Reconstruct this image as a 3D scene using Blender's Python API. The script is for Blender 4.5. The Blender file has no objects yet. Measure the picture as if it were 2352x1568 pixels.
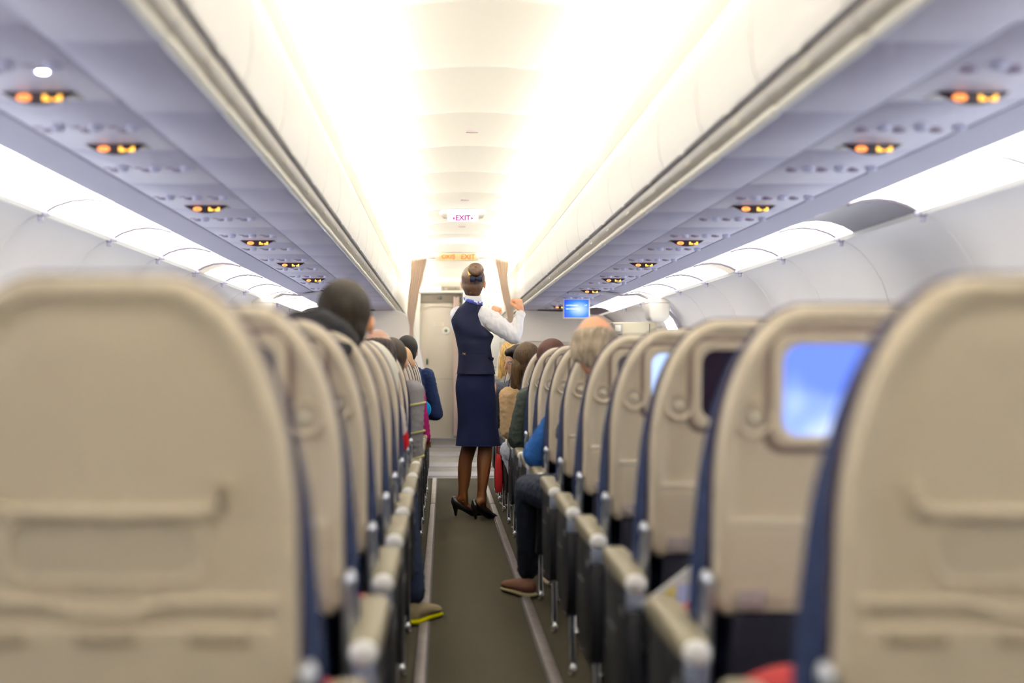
import bpy, bmesh, math, random
from mathutils import Vector, Matrix, noise
random.seed(7)
S = bpy.context.scene
COL = S.collection
PI = math.pi

# ------------------------------------------------------------------ camera, world, exposure, large lights
FPX = 3267.0                       # focal length in pixels of the 2352 wide frame
CX, CZ = -0.15, 1.07               # camera stands slightly left of the cabin axis, at seat-top height
cam = bpy.data.objects.new('camera', bpy.data.cameras.new('camera'))
COL.objects.link(cam)
cam.location = (CX, 0, CZ)
cam.rotation_euler = (PI/2, 0, 0)
cam.data.sensor_width = 36; cam.data.lens = 36*FPX/2352
cam.data.shift_x = (1176-1018)/2352; cam.data.shift_y = (842-784)/2352
cam.data.clip_start = 0.05; cam.data.clip_end = 100
cam.data.dof.use_dof = True
cam.data.dof.focus_distance = 10.05
cam.data.dof.aperture_fstop = 1.7
cam.data.dof.aperture_blades = 8
S.camera = cam
S.view_settings.view_transform = 'Standard'; S.view_settings.look = 'None'
S.view_settings.gamma = 1; S.view_settings.use_curve_mapping = False
S.view_settings.exposure = 0.68
w = bpy.data.worlds.new('world'); S.world = w; w.use_nodes = True
w.node_tree.nodes['Background'].inputs[0].default_value = (1.0, 0.90, 0.74, 1)
w.node_tree.nodes['Background'].inputs[1].default_value = 0.5
S.cycles.max_bounces = 10; S.cycles.diffuse_bounces = 7; S.cycles.glossy_bounces = 4
S.cycles.sample_clamp_indirect = 8

def area(name, loc, target, sx, sy, power, color):
    l = bpy.data.lights.new(name, 'AREA'); l.shape = 'RECTANGLE'; l.size = sx; l.size_y = sy
    l.energy = power; l.color = color
    o = bpy.data.objects.new(name, l); COL.objects.link(o); o.location = loc
    d = Vector(target)-Vector(loc)
    o.rotation_euler = d.to_track_quat('-Z', 'Y').to_euler()
    return o
# fluorescent tubes lying in the coves above the bins (they light the ceiling), one long run per side
for s in (-1, 1):
    for (ya, yb) in ((-5.4, 0.5), (0.5, 7.5), (7.5, 15.9), (16.2, 20.8)):
        L = yb-ya
        o = area('cove_tube_light', (s*0.725, (ya+yb)/2, 2.195), (s*0.45, (ya+yb)/2, 2.33), 0.05, L, 80*L, (1.0, 0.95, 0.86))
        d = Vector((-s*0.275, 0, 0.135)).normalized()
        z = -d; y = Vector((0, 1, 0)); x = y.cross(z)
        o.rotation_euler = Matrix((x, y, z)).transposed().to_euler()
# daylight entering through the exit door openings ahead
for s in (-1, 1):
    area('door_daylight', (s*1.75, 14.5, 1.35), (0, 14.0, 0.3), 0.5, 0.6, 6, (0.72, 0.8, 1.0))
area('galley_light', (0.1, 19.6, 2.28), (0.1, 19.6, 0), 1.0, 1.4, 7, (1.0, 0.97, 0.9))
area('bulkhead_fill_light', (0, 14.3, 2.30), (0, 16.4, 1.4), 1.0, 0.2, 5, (1.0, 0.95, 0.88))  # added fill without a fixture, brightens the dim partitions

# ------------------------------------------------------------------ materials
MATS = {}
def M(name, col, rough=0.5, metal=0.0, emit=None, es=1.0, bump=0, bscale=300, var=0, vscale=30, sheen=0, spec=0.5):
    if name in MATS: return MATS[name]
    m = bpy.data.materials.new(name); m.use_nodes = True; nt = m.node_tree
    b = nt.nodes['Principled BSDF']
    b.inputs['Base Color'].default_value = (*col, 1); b.inputs['Roughness'].default_value = rough
    b.inputs['Metallic'].default_value = metal
    b.inputs['Specular IOR Level'].default_value = spec
    if sheen: b.inputs['Sheen Weight'].default_value = sheen
    if emit is not None:
        b.inputs['Emission Color'].default_value = (*emit, 1); b.inputs['Emission Strength'].default_value = es
    tc = nt.nodes.new('ShaderNodeTexCoord') if (bump or var) else None
    if bump:
        n = nt.nodes.new('ShaderNodeTexNoise'); n.inputs['Scale'].default_value = bscale; n.inputs['Detail'].default_value = 3
        nt.links.new(tc.outputs['Object'], n.inputs['Vector'])
        bp = nt.nodes.new('ShaderNodeBump'); bp.inputs['Strength'].default_value = bump; bp.inputs['Distance'].default_value = 0.01
        nt.links.new(n.outputs['Fac'], bp.inputs['Height']); nt.links.new(bp.outputs['Normal'], b.inputs['Normal'])
    if var:
        n = nt.nodes.new('ShaderNodeTexNoise'); n.inputs['Scale'].default_value = vscale; n.inputs['Detail'].default_value = 4
        nt.links.new(tc.outputs['Object'], n.inputs['Vector'])
        r = nt.nodes.new('ShaderNodeValToRGB')
        r.color_ramp.elements[0].position = 0.3; r.color_ramp.elements[1].position = 0.7
        r.color_ramp.elements[0].color = (*[c*(1-var) for c in col], 1); r.color_ramp.elements[1].color = (*[min(1, c*(1+var)) for c in col], 1)
        nt.links.new(n.outputs['Fac'], r.inputs['Fac']); nt.links.new(r.outputs['Color'], b.inputs['Base Color'])
    MATS[name] = m
    return m

ceil_m = M('ceiling_white', (0.84, 0.81, 0.74), 0.55)
lip_m = M('cove_lip', (0.72, 0.68, 0.60), 0.5)
bin_m = M('bin_white', (0.90, 0.885, 0.85), 0.35)
under_m = M('underside_daylight_tint', (0.50, 0.49, 0.635), 0.55, bump=0.05, bscale=500)  # white panels; bluish daylight tint put into the colour
psu_m = M('psu_daylight_tint', (0.53, 0.52, 0.66), 0.5)  # same daylight tint in the colour as the bin underside
strip_m = M('latch_strip', (0.36, 0.34, 0.30), 0.35, 0.3)
rail_m = M('hand_rail_cream', (0.80, 0.78, 0.70), 0.3)
dark_m = M('dark_gap', (0.03, 0.025, 0.035), 0.7)
wall_m = M('sidewall', (0.84, 0.81, 0.79), 0.55)
shell_m = M('shell_beige', (0.58, 0.505, 0.385), 0.42, bump=0.03, bscale=700)
groove_m = M('shell_groove', (0.20, 0.15, 0.13), 0.6)
pip_m = M('shell_edge_dark', (0.016, 0.009, 0.018), 0.7, spec=0.1)
blue_m = M('navy_fabric', (0.009, 0.016, 0.048), 0.9, bump=0.2, bscale=900, spec=0.1)
blackp_m = M('black_plastic', (0.006, 0.006, 0.008), 0.5, spec=0.2)
cap_m = M('armrest_cap', (0.21, 0.185, 0.125), 0.45)
silver_m = M('silver_metal', (0.72, 0.75, 0.80), 0.28, 0.85)
tip_m = M('white_tip', (0.90, 0.90, 0.88), 0.18)
chrome_m = M('chrome', (0.8, 0.8, 0.78), 0.15, 1.0)
carpet_m = M('carpet', (0.029, 0.025, 0.016), 0.95, bump=0.5, bscale=900, var=0.35, vscale=400, spec=0.1)
mat_m = M('entrance_mat', (0.045, 0.040, 0.042), 0.6, bump=0.1, bscale=300, var=0.12, vscale=60)
track_m = M('track_metal', (0.20, 0.17, 0.17), 0.45, 0.5, var=0.2, vscale=15)
lamp_m = M('lamp_panel', (0.9, 0.9, 0.88), 0.5, emit=(1.0, 0.97, 0.88), es=3.0)
bulk_m = M('bulkhead_cream', (0.86, 0.81, 0.74), 0.55, bump=0.03, bscale=400)
trimw_m = M('white_trim', (0.86, 0.85, 0.82), 0.35)
door_m = M('door_grey', (0.55, 0.50, 0.44), 0.5, bump=0.03, bscale=500)
brown_m = M('header_brown', (0.07, 0.055, 0.038), 0.5)
day_m = M('daylight_pane', (0.9, 0.95, 1), 0.3, emit=(0.80, 0.86, 1.0), es=9)
amber_m = M('amber_icon', (0.9, 0.4, 0.05), 0.5, emit=(1.0, 0.50, 0.07), es=1.6)
orange_m = M('orange_icon', (0.9, 0.25, 0.05), 0.5, emit=(1.0, 0.30, 0.08), es=1.5)
signdark_m = M('sign_lens', (0.055, 0.03, 0.035), 0.3)
red_m = M('red_cloth', (0.24, 0.006, 0.008), 0.8, bump=0.2, bscale=200)
green_m = M('seam_green_fringe', (0.0, 0.10, 0.055), 0.5)  # dark door seams, lens colour fringe put in as green
curt_m = M('curtain_beige', (0.60, 0.49, 0.40), 0.9, bump=0.1, bscale=400, spec=0.1)
nt_ = curt_m.node_tree; tr_ = nt_.nodes.new('ShaderNodeBsdfTranslucent'); tr_.inputs['Color'].default_value = (0.72, 0.58, 0.46, 1)
mx_ = nt_.nodes.new('ShaderNodeMixShader'); mx_.inputs[0].default_value = 0.3
nt_.links.new(nt_.nodes['Principled BSDF'].outputs[0], mx_.inputs[1]); nt_.links.new(tr_.outputs[0], mx_.inputs[2]); nt_.links.new(mx_.outputs[0], nt_.nodes['Material Output'].inputs['Surface'])

# ------------------------------------------------------------------ mesh helpers
class MB:
    def __init__(s): s.v = []; s.f = []
    def add(s, vs, fs):
        o = len(s.v); s.v += [tuple(p) for p in vs]; s.f += [tuple(i+o for i in f) for f in fs]; return s
    def box(s, c, d, rot=None):
        vs = [Vector((x*d[0]/2, y*d[1]/2, z*d[2]/2)) for x in (-1, 1) for y in (-1, 1) for z in (-1, 1)]
        if rot is not None: vs = [rot @ p for p in vs]
        vs = [p+Vector(c) for p in vs]
        return s.add(vs, [(0, 1, 3, 2), (4, 6, 7, 5), (0, 4, 5, 1), (2, 3, 7, 6), (0, 2, 6, 4), (1, 5, 7, 3)])
    def prism(s, poly, a, b, axis='y'):       # poly: (x,z) pairs for axis y; (x,y) for z; (y,z) for x
        n = len(poly)
        def P(p, t): return (p[0], t, p[1]) if axis == 'y' else ((p[0], p[1], t) if axis == 'z' else (t, p[0], p[1]))
        vs = [P(p, a) for p in poly]+[P(p, b) for p in poly]
        fs = [tuple(range(n)), tuple(range(2*n-1, n-1, -1))]+[(i, i+n, (i+1) % n+n, (i+1) % n) for i in range(n)]
        return s.add(vs, fs)
    def strip(s, prof, a, b, th=0.0):        # open (x,z) profile swept along y
        n = len(prof)
        s.add([(p[0], a, p[1]) for p in prof]+[(p[0], b, p[1]) for p in prof], [(i, i+1, i+1+n, i+n) for i in range(n-1)])
        return s
    def rings(s, R, cap=True, close=True):
        n = len(R[0]); vs = [p for r in R for p in r]; fs = []
        for k in range(len(R)-1):
            for i in range(n if close else n-1):
                j = (i+1) % n; fs.append((k*n+i, k*n+j, (k+1)*n+j, (k+1)*n+i))
        if cap: fs += [tuple(range(n-1, -1, -1)), tuple(range((len(R)-1)*n, len(R)*n))]
        return s.add(vs, fs)
    def tube(s, pts, r, n=12, flat=1.0):
        pts = [Vector(p) for p in pts]; R = []
        for k, p in enumerate(pts):
            t = (pts[min(k+1, len(pts)-1)]-pts[max(k-1, 0)]).normalized()
            u = t.cross(Vector((0, 0, 1)) if abs(t.z) < .9 else Vector((1, 0, 0))).normalized(); w_ = t.cross(u)
            rr = r[k] if isinstance(r, (list, tuple)) else r
            R.append([p+u*math.cos(2*PI*i/n)*rr+w_*math.sin(2*PI*i/n)*rr*flat for i in range(n)])
        return s.rings(R)
    def ball(s, c, r, n=16, m=10, rot=None):
        if not isinstance(r, (list, tuple)): r = (r, r, r)
        R = []
        for k in range(1, m):
            a = PI*k/m
            R.append([Vector((r[0]*math.sin(a)*math.cos(2*PI*i/n), r[1]*math.sin(a)*math.sin(2*PI*i/n), r[2]*math.cos(a))) for i in range(n)])
        top = Vector((0, 0, r[2])); bot = Vector((0, 0, -r[2]))
        vs = [p for q in R for p in q]+[top, bot]
        if rot is not None: vs = [rot @ p for p in vs]
        vs = [p+Vector(c) for p in vs]
        fs = []
        for k in range(m-2):
            for i in range(n):
                j = (i+1) % n; fs.append((k*n+i, (k+1)*n+i, (k+1)*n+j, k*n+j))
        T = len(vs)-2
        for i in range(n):
            j = (i+1) % n; fs.append((T, i, j)); fs.append((T+1, (m-2)*n+j, (m-2)*n+i))
        return s.add(vs, fs)
    def chain(s, pts, step=0.4, n=14):       # overlapping balls along (x,y,z,r) or (x,y,z,rx,ry,rz)
        for a, b in zip(pts[:-1], pts[1:]):
            ra = a[3] if len(a) == 4 else min(a[3:]); rb = b[3] if len(b) == 4 else min(b[3:])
            d = (Vector(a[:3])-Vector(b[:3])).length
            k = max(1, int(math.ceil(d/(min(ra, rb)*step))))
            for i in range(k+1):
                t = i/k
                A = tuple(a[3:]) if len(a) > 4 else (a[3],)*3; B = tuple(b[3:]) if len(b) > 4 else (b[3],)*3
                s.ball(Vector(a[:3]).lerp(Vector(b[:3]), t), tuple(A[q]*(1-t)+B[q]*t for q in range(3)), n, 9)
        return s
    def mesh(s, name='m'):
        me = bpy.data.meshes.new(name); me.from_pydata(s.v, [], s.f)
        bm = bmesh.new(); bm.from_mesh(me); bmesh.ops.recalc_face_normals(bm, faces=bm.faces); bm.to_mesh(me); bm.free()
        return me
    def build(s, name, mat, parent=None, smooth=False, bevel=0, seg=2, remesh=0, sm=0, angle=35):
        me = s.mesh(name); o = bpy.data.objects.new(name, me); COL.objects.link(o)
        if bevel:
            b = o.modifiers.new('b', 'BEVEL'); b.width = bevel; b.segments = seg; b.limit_method = 'ANGLE'; b.angle_limit = math.radians(30)
        if remesh:
            r = o.modifiers.new('r', 'REMESH'); r.mode = 'VOXEL'; r.voxel_size = remesh
            if sm:
                q = o.modifiers.new('s', 'SMOOTH'); q.iterations = sm; q.factor = 0.5
            smooth = True
        if bevel or remesh:
            dg = bpy.context.evaluated_depsgraph_get()
            me2 = bpy.data.meshes.new_from_object(o.evaluated_get(dg)); o.modifiers.clear(); o.data = me2; bpy.data.meshes.remove(me); me = me2
            me.name = name
        if not me.materials: me.materials.append(mat)
        if smooth or bevel:
            for p in me.polygons: p.use_smooth = True
            if not remesh: me.set_sharp_from_angle(angle=math.radians(angle))
        if parent is not None: o.parent = parent
        return o
def place(parts_parent_world, o): pass
def thing(name, label, cat, loc=(0, 0, 0), group=None, rz=0):
    o = bpy.data.objects.new(name, None); COL.objects.link(o); o.location = loc; o.rotation_euler = (0, 0, rz)
    o.empty_display_size = 0.1
    o['label'] = label; o['category'] = cat
    if group: o['group'] = group
    return o
def tag(o, label, cat, group=None):
    o['label'] = label; o['category'] = cat
    if group: o['group'] = group
    return o
def struct(o, label=None):
    o['kind'] = 'structure'
    if label: o['label'] = label
    return o
def sub(name, mesh, parent, loc=None):
    o = bpy.data.objects.new(name, mesh); COL.objects.link(o); o.parent = parent
    if loc: o.location = loc
    return o
def copy_tree(o, parent=None):
    c = o.copy(); COL.objects.link(c); c.parent = parent
    for ch in list(o.children): copy_tree(ch, c)
    return c
def text(body, size, mat, parent, loc, rot=(PI/2, 0, 0), name='lettering', ext=0.0006, align='CENTER', bold=0.0):
    cu = bpy.data.curves.new(name, 'FONT'); cu.body = body; cu.size = size; cu.extrude = ext; cu.align_x = align; cu.align_y = 'CENTER'; cu.offset = bold
    cu.materials.append(mat)
    o = bpy.data.objects.new(name, cu); COL.objects.link(o)
    dg = bpy.context.evaluated_depsgraph_get()
    me = bpy.data.meshes.new_from_object(o.evaluated_get(dg)); bpy.data.objects.remove(o)
    o = bpy.data.objects.new(name, me); COL.objects.link(o)
    o.location = loc; o.rotation_euler = rot; o.parent = parent
    return o
ORD = ['first', 'second', 'third', 'fourth', 'fifth', 'sixth', 'seventh', 'eighth', 'ninth', 'tenth', 'eleventh', 'twelfth', 'thirteenth', 'fourteenth',
       'fifteenth', 'sixteenth', 'seventeenth', 'eighteenth', 'nineteenth', 'twentieth', 'twenty-first', 'twenty-second', 'twenty-third', 'twenty-fourth', 'twenty-fifth', 'twenty-sixth']
SIDE = {-1: 'left', 1: 'right'}
def rrect(hw, hh, r, n=6, cx=0, cz=0):
    out = []
    for (sx, sz, a0) in ((1, 1, 0), (-1, 1, PI/2), (-1, -1, PI), (1, -1, 3*PI/2)):
        for k in range(n+1):
            a = a0+PI/2*k/n
            out.append((cx+sx*(hw-r)+r*math.cos(a), cz+sz*(hh-r)+r*math.sin(a)))
    return out

# ------------------------------------------------------------------ cabin shell
Y0, Y1 = -5.5, 21.0
# ceiling: shallow arched panels with seams
def zc(x): return 2.362-0.222*x*x
mb = MB()
seams = [5.0+1.09*k for k in range(-9, 15)]
xs = [-0.86+1.72*i/28 for i in range(29)]
for a, b in zip(seams[:-1], seams[1:]):
    a2, b2 = a+0.006, b-0.006
    R = []
    for (y, dz) in ((a2, 0.014), (a2+0.006, 0.0), (b2-0.03, 0.0), (b2-0.012, -0.011), (b2-0.002, -0.009), (b2, 0.014)):
        R.append([(x, y, zc(x)+dz) for x in xs])
    mb.rings(R, cap=False, close=False)
mb.rings([[(x, y, zc(x)+0.014) for x in xs] for y in (Y0, Y1)], cap=False, close=False)
struct(mb.build('ceiling', ceil_m, smooth=True), 'arched white cabin ceiling of wide cross panels')
# small ceiling slots
for i, (px, py) in enumerate(((1084, 302), (1068, 459), (1061, 520))):
    y = FPX*(2.36-CZ)/(842-py); x = CX+(px-1018)*y/FPX
    o = MB().box((x, y, 2.3585), (0.065, 0.03, 0.008)).build('ceiling_vent', M('slot_grey', (0.45, 0.36, 0.38), 0.6), bevel=0.002)
    tag(o, ['small grey slot in the ceiling, nearest of the three', 'small grey slot in the ceiling, just before the lit exit sign',
            'small grey slot in the ceiling, just beyond the lit exit sign'][i], 'ceiling vent', 'ceiling slots')
# cove lips and the back of the coves
for s, nm in ((-1, 'trim_1'), (1, 'trim_2')):
    mb = MB().prism([(s*0.672, 2.12), (s*0.668, 2.222), (s*0.676, 2.226), (s*0.684, 2.12)], Y0, 20.9)
    struct(mb.build(nm, lip_m), 'cream cove lip running along the top of the bins, %s side' % SIDE[s])
    mb = MB().prism([(s*0.676, 2.12), (s*0.80, 2.12), (s*0.86, 2.16), (s*0.86, 2.2), (s*0.87, 2.2), (s*0.87, 2.1), (s*0.676, 2.1)], Y0, 20.9)
    mb.strip([(s*0.86, 2.19), (s*0.86, 2.22)], Y0, 20.9)
    struct(mb.build('trim_%d' % (3 if s < 0 else 4), ceil_m), 'cove floor behind the lip')

# side walls
prof = [(1.71, 1.672), (1.765, 1.648), (1.82, 1.605), (1.87, 1.545), (1.915, 1.47), (1.945, 1.38), (1.965, 1.27), (1.972, 1.13), (1.968, 0.95), (1.945, 0.7), (1.90, 0.42), (1.84, 0.18), (1.78, 0.0)]
nodes = [-5.85, -4.71, -3.57, -2.43, -1.29, -0.15, 0.99, 2.13, 3.27, 4.41, 5.55, 6.69, 7.83, 8.97, 10.11, 11.25, 12.39, 13.5, 14.6, 15.7, 16.8, 17.9, 19.0, 20.1, 21.0]
for s, nm in ((-1, 'wall_left'), (1, 'wall_right')):
    mb = MB()
    for a, b in zip([Y0]+nodes[1:-1], nodes[1:]):
        R = []
        for (y, d) in ((a+0.004, 0.012), (a+0.012, 0.0), (a+0.07, -0.004), (a+(b-a)*.42, 0.0), (a+(b-a)*.58, 0.0), (b-0.07, -0.004), (b-0.012, 0.0), (b-0.004, 0.012)):
            R.append([(s*(p[0]+d), y, p[1]+d*0.3) for p in prof])
        mb.rings(R, cap=False, close=False)
    mb.rings([[(s*(p[0]+0.013), y, p[1]+.004) for p in prof] for y in (Y0, Y1)], cap=False, close=False)
    struct(mb.build(nm, wall_m, smooth=True), 'curved off-white cabin sidewall with seams, %s side' % SIDE[s])
struct(MB().box((0, Y0-0.03, 1.2), (4.0, 0.05, 2.4)).build('wall_back', bulk_m), 'partition wall behind the camera')
wi = 1
for s in (-1, 1):
    for k in range(6, 16):
        y = nodes[k]+0.30
        for dy in (0.0, 0.54):
            fr = MB(); oval = rrect(0.13, 0.18, 0.11)
            R = []
            for (sc, d) in ((1.28, 0.004), (1.24, -0.014), (1.06, -0.012), (1.0, 0.01)):
                R.append([(s*(1.968-0.25*abs(q[1]*sc)**2+d), y+dy+q[0]*sc, 1.14+q[1]*sc) for q in oval])
            fr.rings(R, cap=False)
            f = struct(fr.build('window_%d' % wi, trimw_m, smooth=True), 'oval cabin window in the %s sidewall' % SIDE[s])
            n = len(oval)
            p = MB(); p.add([(s*1.966, y+dy+q[0]*1.01, 1.14+q[1]*1.01) for q in oval], [tuple(range(n))])
            p.build('pane', day_m, f)
            wi += 1

# floor
mb = MB().box((0, (Y0+13.65)/2, -0.02), (3.7, 13.65-Y0, 0.04))
struct(mb.build('floor', carpet_m), 'dark olive-brown cabin carpet')
mb = MB().box((0, (13.65+21.2)/2, -0.022), (3.7, 21.2-13.65, 0.04))
mb.box((0, 13.65, 0.0), (3.6, 0.03, 0.006))
struct(mb.build('floor_entrance', mat_m, bevel=0.001), 'grey-purple ridged floor in front of the far door')
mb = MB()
for (a, b) in ((13.9, 14.5), (15.2, 15.9), (17.0, 17.9), (18.9, 19.4)): mb.box((0, (a+b)/2, 0.0), (1.2, b-a, 0.006))  # daylight reflected on the far floor, laid in as paler strips
struct(mb.build('floor_light_bands', M('light_band_violet', (0.060, 0.056, 0.082), 0.45), bevel=0.002), 'painted daylight bands, paler violet-grey, across the far floor')
for s, n in ((-1, 5), (1, 6)):
    x = s*0.232
    mb = MB().box((x, (Y0+10.95)/2, 0.006), (0.036, 10.95-Y0, 0.014)).box((x, 12.3, 0.006), (0.036, 2.5, 0.014))
    mb.box((x, 11.0, 0.004), (0.03, 0.1, 0.008))
    struct(mb.build('trim_%d' % n, track_m, bevel=0.003), 'metal seat track strip along the %s edge of the aisle' % SIDE[s])
    mb = MB().box((x-s*0.022, (Y0+13.6)/2, 0.002), (0.008, 13.6-Y0, 0.006))
    struct(mb.build('trim_%d' % (n+2), dark_m), 'dark carpet gap beside the track')

# ------------------------------------------------------------------ overhead bins
PITCH = 0.79
def bin_meshes(s):
    L = PITCH-0.008
    d = MB()
    dp = [(0.674, 2.118), (0.664, 2.10), (0.650, 2.03), (0.643, 1.96), (0.643, 1.90), (0.650, 1.84), (0.664, 1.800), (0.672, 1.797), (0.70, 1.80)]
    d.rings([[(s*x, y, z) for x, z in dp] for y in (0.004, 0.010, L-0.006, L)], cap=False, close=False)
    for y in (0.004, L):
        d.add([(s*x, y, z) for x, z in dp]+[(s*0.72, y, 2.118)], [tuple(range(len(dp)+1))])
    g = MB().strip([(s*0.674, 1.797), (s*0.682, 1.784)], 0, PITCH)
    st = MB(); sp = [(0.680, 1.788), (0.684, 1.772), (0.692, 1.758), (0.706, 1.744)]
    st.strip([(s*x, z) for x, z in sp], 0.0015, PITCH-0.0015)
    st.box((s*0.688, PITCH/2, 1.771), (0.006, 0.10, 0.02))
    ra = MB(); R = []
    for (y, r) in ((0.0, 0.010), (0.008, 0.0135), (0.03, 0.0145), (PITCH/2, 0.0125), (PITCH-0.05, 0.0125), (PITCH-0.03, 0.009), (PITCH-0.006, 0.0085), (PITCH-0.002, 0.010)):
        R.append([(s*(0.711+r*math.cos(2*PI*i/12)), y, 1.733+r*math.sin(2*PI*i/12)) for i in range(12)])
    ra.rings(R)
    un = MB().box((s*(0.715+0.944)/2, PITCH/2, 1.736), (0.944-0.715, PITCH-0.004, 0.02))
    uo = MB().prism([(s*1.293, 1.726), (s*1.428, 1.706), (s*1.432, 1.716), (s*1.293, 1.746)], 0.002, PITCH-0.002)
    ho = MB().prism([(s*0.70, 2.10), (s*0.70, 1.80), (s*0.72, 1.757), (s*1.40, 1.757), (s*1.40, 2.0), (s*1.2, 2.1)], 0.001, PITCH-0.001)
    lt = MB().box((s*0.668, PITCH/2, 1.797), (0.012, 0.07, 0.010))
    return [('housing', ho, dark_m, {}), ('door', d, bin_m, dict(smooth=True)), ('shadow_gap', g, dark_m, {}), ('latch_strip', st, strip_m, dict(smooth=True)),
            ('hand_rail', ra, rail_m, dict(smooth=True)), ('underside', un, under_m, dict(bevel=0.002)), ('outer_underside', uo, under_m, {}), ('latch', lt, trimw_m, dict(bevel=0.004))]
for s in (-1, 1):
    proto = None
    for i in range(-1, 22):
        y = 2.88+PITCH*i
        lab = 'white curved overhead bin on the %s, %s from the camera' % (SIDE[s], ORD[i+1])
        if proto is None:
            proto = thing('overhead_bin', lab, 'overhead bin', (0, y, 0), 'overhead bins on the %s' % SIDE[s])
            for nm, mbx, mt, kw in bin_meshes(s): mbx.build(nm, mt, proto, **kw)
        else:
            o = copy_tree(proto); o.location = (0, y, 0); o['label'] = lab

# the run of bins, service channel and lit coves that continues behind the camera
for s, n in ((-1, 20), (1, 22)):
    ya = 2.88-PITCH
    mb = MB().prism([(s*0.674, 2.118), (s*0.650, 2.03), (s*0.643, 1.93), (s*0.650, 1.84), (s*0.672, 1.797), (s*0.71, 1.735), (s*0.72, 1.76), (s*0.72, 2.11)], Y0, ya)
    struct(mb.build('trim_%d' % n, bin_m), 'run of overhead bins behind the camera')
    mb = MB().prism([(s*0.71, 1.726), (s*1.29, 1.727), (s*1.43, 1.706), (s*1.43, 1.76), (s*0.71, 1.76)], Y0, ya)
    mb.prism([(s*0.93, 1.7285), (s*1.43, 1.706), (s*1.43, 1.75), (s*0.93, 1.75)], ya, 2.72)
    struct(mb.build('trim_%d' % (n+1), under_m), 'underside of the bins behind the camera')
    mb = MB().strip([(s*1.432, 1.707), (s*1.48, 1.722), (s*1.54, 1.728), (s*1.60, 1.722), (s*1.66, 1.703), (s*1.71, 1.674)], Y0, 3.26 if s > 0 else 4.40)
    struct(mb.build('ceiling_side_light_%s' % SIDE[s], lamp_m), 'side light cove behind the camera, %s side' % SIDE[s])

# ------------------------------------------------------------------ passenger service panels
def psu_parts(s, t, sign, lit=None):
    xc = s*1.118
    MB().box((xc, 0, 1.7365), (0.336, 0.786, 0.018)).build('panel', psu_m, t, bevel=0.003)
    MB().box((xc, 0.40, 1.738), (0.34, 0.012, 0.012)).build('panel_gap', M('psu_gap', (0.30, 0.29, 0.38), 0.6), t)
    for k in range(3):
        x = s*1.128+(k-1)*0.103
        sm_ = MB(); R = []
        for (r, z) in ((0.021, 1.729), (0.021, 1.724), (0.017, 1.7215), (0.013, 1.7255)):
            R.append([(x-0.012+r*math.cos(2*PI*i/16), 0.02+r*math.sin(2*PI*i/16), z) for i in range(16)])
        sm_.rings(R)
        rl = sm_.build('reading_light', M('lamp_ring', (0.36, 0.30, 0.42), 0.45), t, smooth=True)
        lm = M('lamp_lit', (1, 1, 1), 0.3, emit=(0.86, 0.9, 1.0), es=28) if lit == k else M('lamp_off', (0.30, 0.25, 0.33), 0.2)
        MB().ball((x-0.012, 0.02, 1.7245), (0.013, 0.013, 0.005), 14, 6).build('bulb', lm, rl, smooth=True)
        v = MB(); R = []
        for (r, z) in ((0.019, 1.729), (0.018, 1.716), (0.012, 1.711), (0.006, 1.713)):
            R.append([(x+0.028+r*math.cos(2*PI*i/16), -0.045+r*math.sin(2*PI*i/16), z) for i in range(16)])
        v.rings(R); v.build('air_vent', M('vent_pale', (0.58, 0.58, 0.74), 0.45), t, smooth=True)
        MB().box((x-0.03, -0.03, 1.7275), (0.022, 0.012, 0.006)).build('call_button', M('button_mauve', (0.34, 0.26, 0.38), 0.5), t, bevel=0.002)
    if sign:
        y0 = 0.27; mb = MB(); n = 20; R = []
        for (yy, z, sc) in ((y0+0.07, 1.727, 1.0), (y0+0.02, 1.700, 1.0), (y0, 1.693, 1.0)):
            pass
        # lens-shaped lamp housing hanging a little, its face turned back towards the cabin
        top = []; bot = []
        for i in range(n+1):
            u = -1+2*i/n; top.append((xc+u*0.090, y0-0.004, 1.7275)); bot.append((xc+u*0.090, y0+0.004, 1.7270-0.031*(1-abs(u)**2.0)))
        bk = [(p[0], y0+0.10, 1.7275) for p in top]
        vs = top+bot+bk; m = n+1
        fs = [(i, i+1, m+i+1, m+i) for i in range(n)]+[(m+i, m+i+1, 2*m+i+1, 2*m+i) for i in range(n)]
        mb.add(vs, fs)
        sg = mb.build('sign_lens', signdark_m, t, smooth=True, angle=20)
        ic = MB()                             # no-smoking roundel
        R1 = [(xc-0.034+0.0175*math.cos(2*PI*i/20), y0-0.0035, 1.7125+0.0085*math.sin(2*PI*i/20)) for i in range(20)]
        R2 = [(xc-0.034+0.011*math.cos(2*PI*i/20), y0-0.0035, 1.7125+0.0045*math.sin(2*PI*i/20)) for i in range(20)]
        ic.rings([R1, R2], cap=False)
        ic.box((xc-0.034, y0-0.0035, 1.7125), (0.028, 0.001, 0.004))
        ic.build('no_smoking_symbol', orange_m, sg)
        ic = MB()                             # two halves of the seat belt symbol
        for q in (-1, 1):
            cx_ = xc+0.034
            ic.add([(cx_+q*0.003, y0-0.0035, 1.705), (cx_+q*0.003, y0-0.0035, 1.711), (cx_+q*0.014, y0-0.0035, 1.713), (cx_+q*0.014, y0-0.0035, 1.719), (cx_+q*0.023, y0-0.0035, 1.719), (cx_+q*0.023, y0-0.0035, 1.705)], [(0, 1, 2, 5), (2, 3, 4, 5)])
        ic.build('seat_belt_symbol', amber_m, sg)
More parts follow.
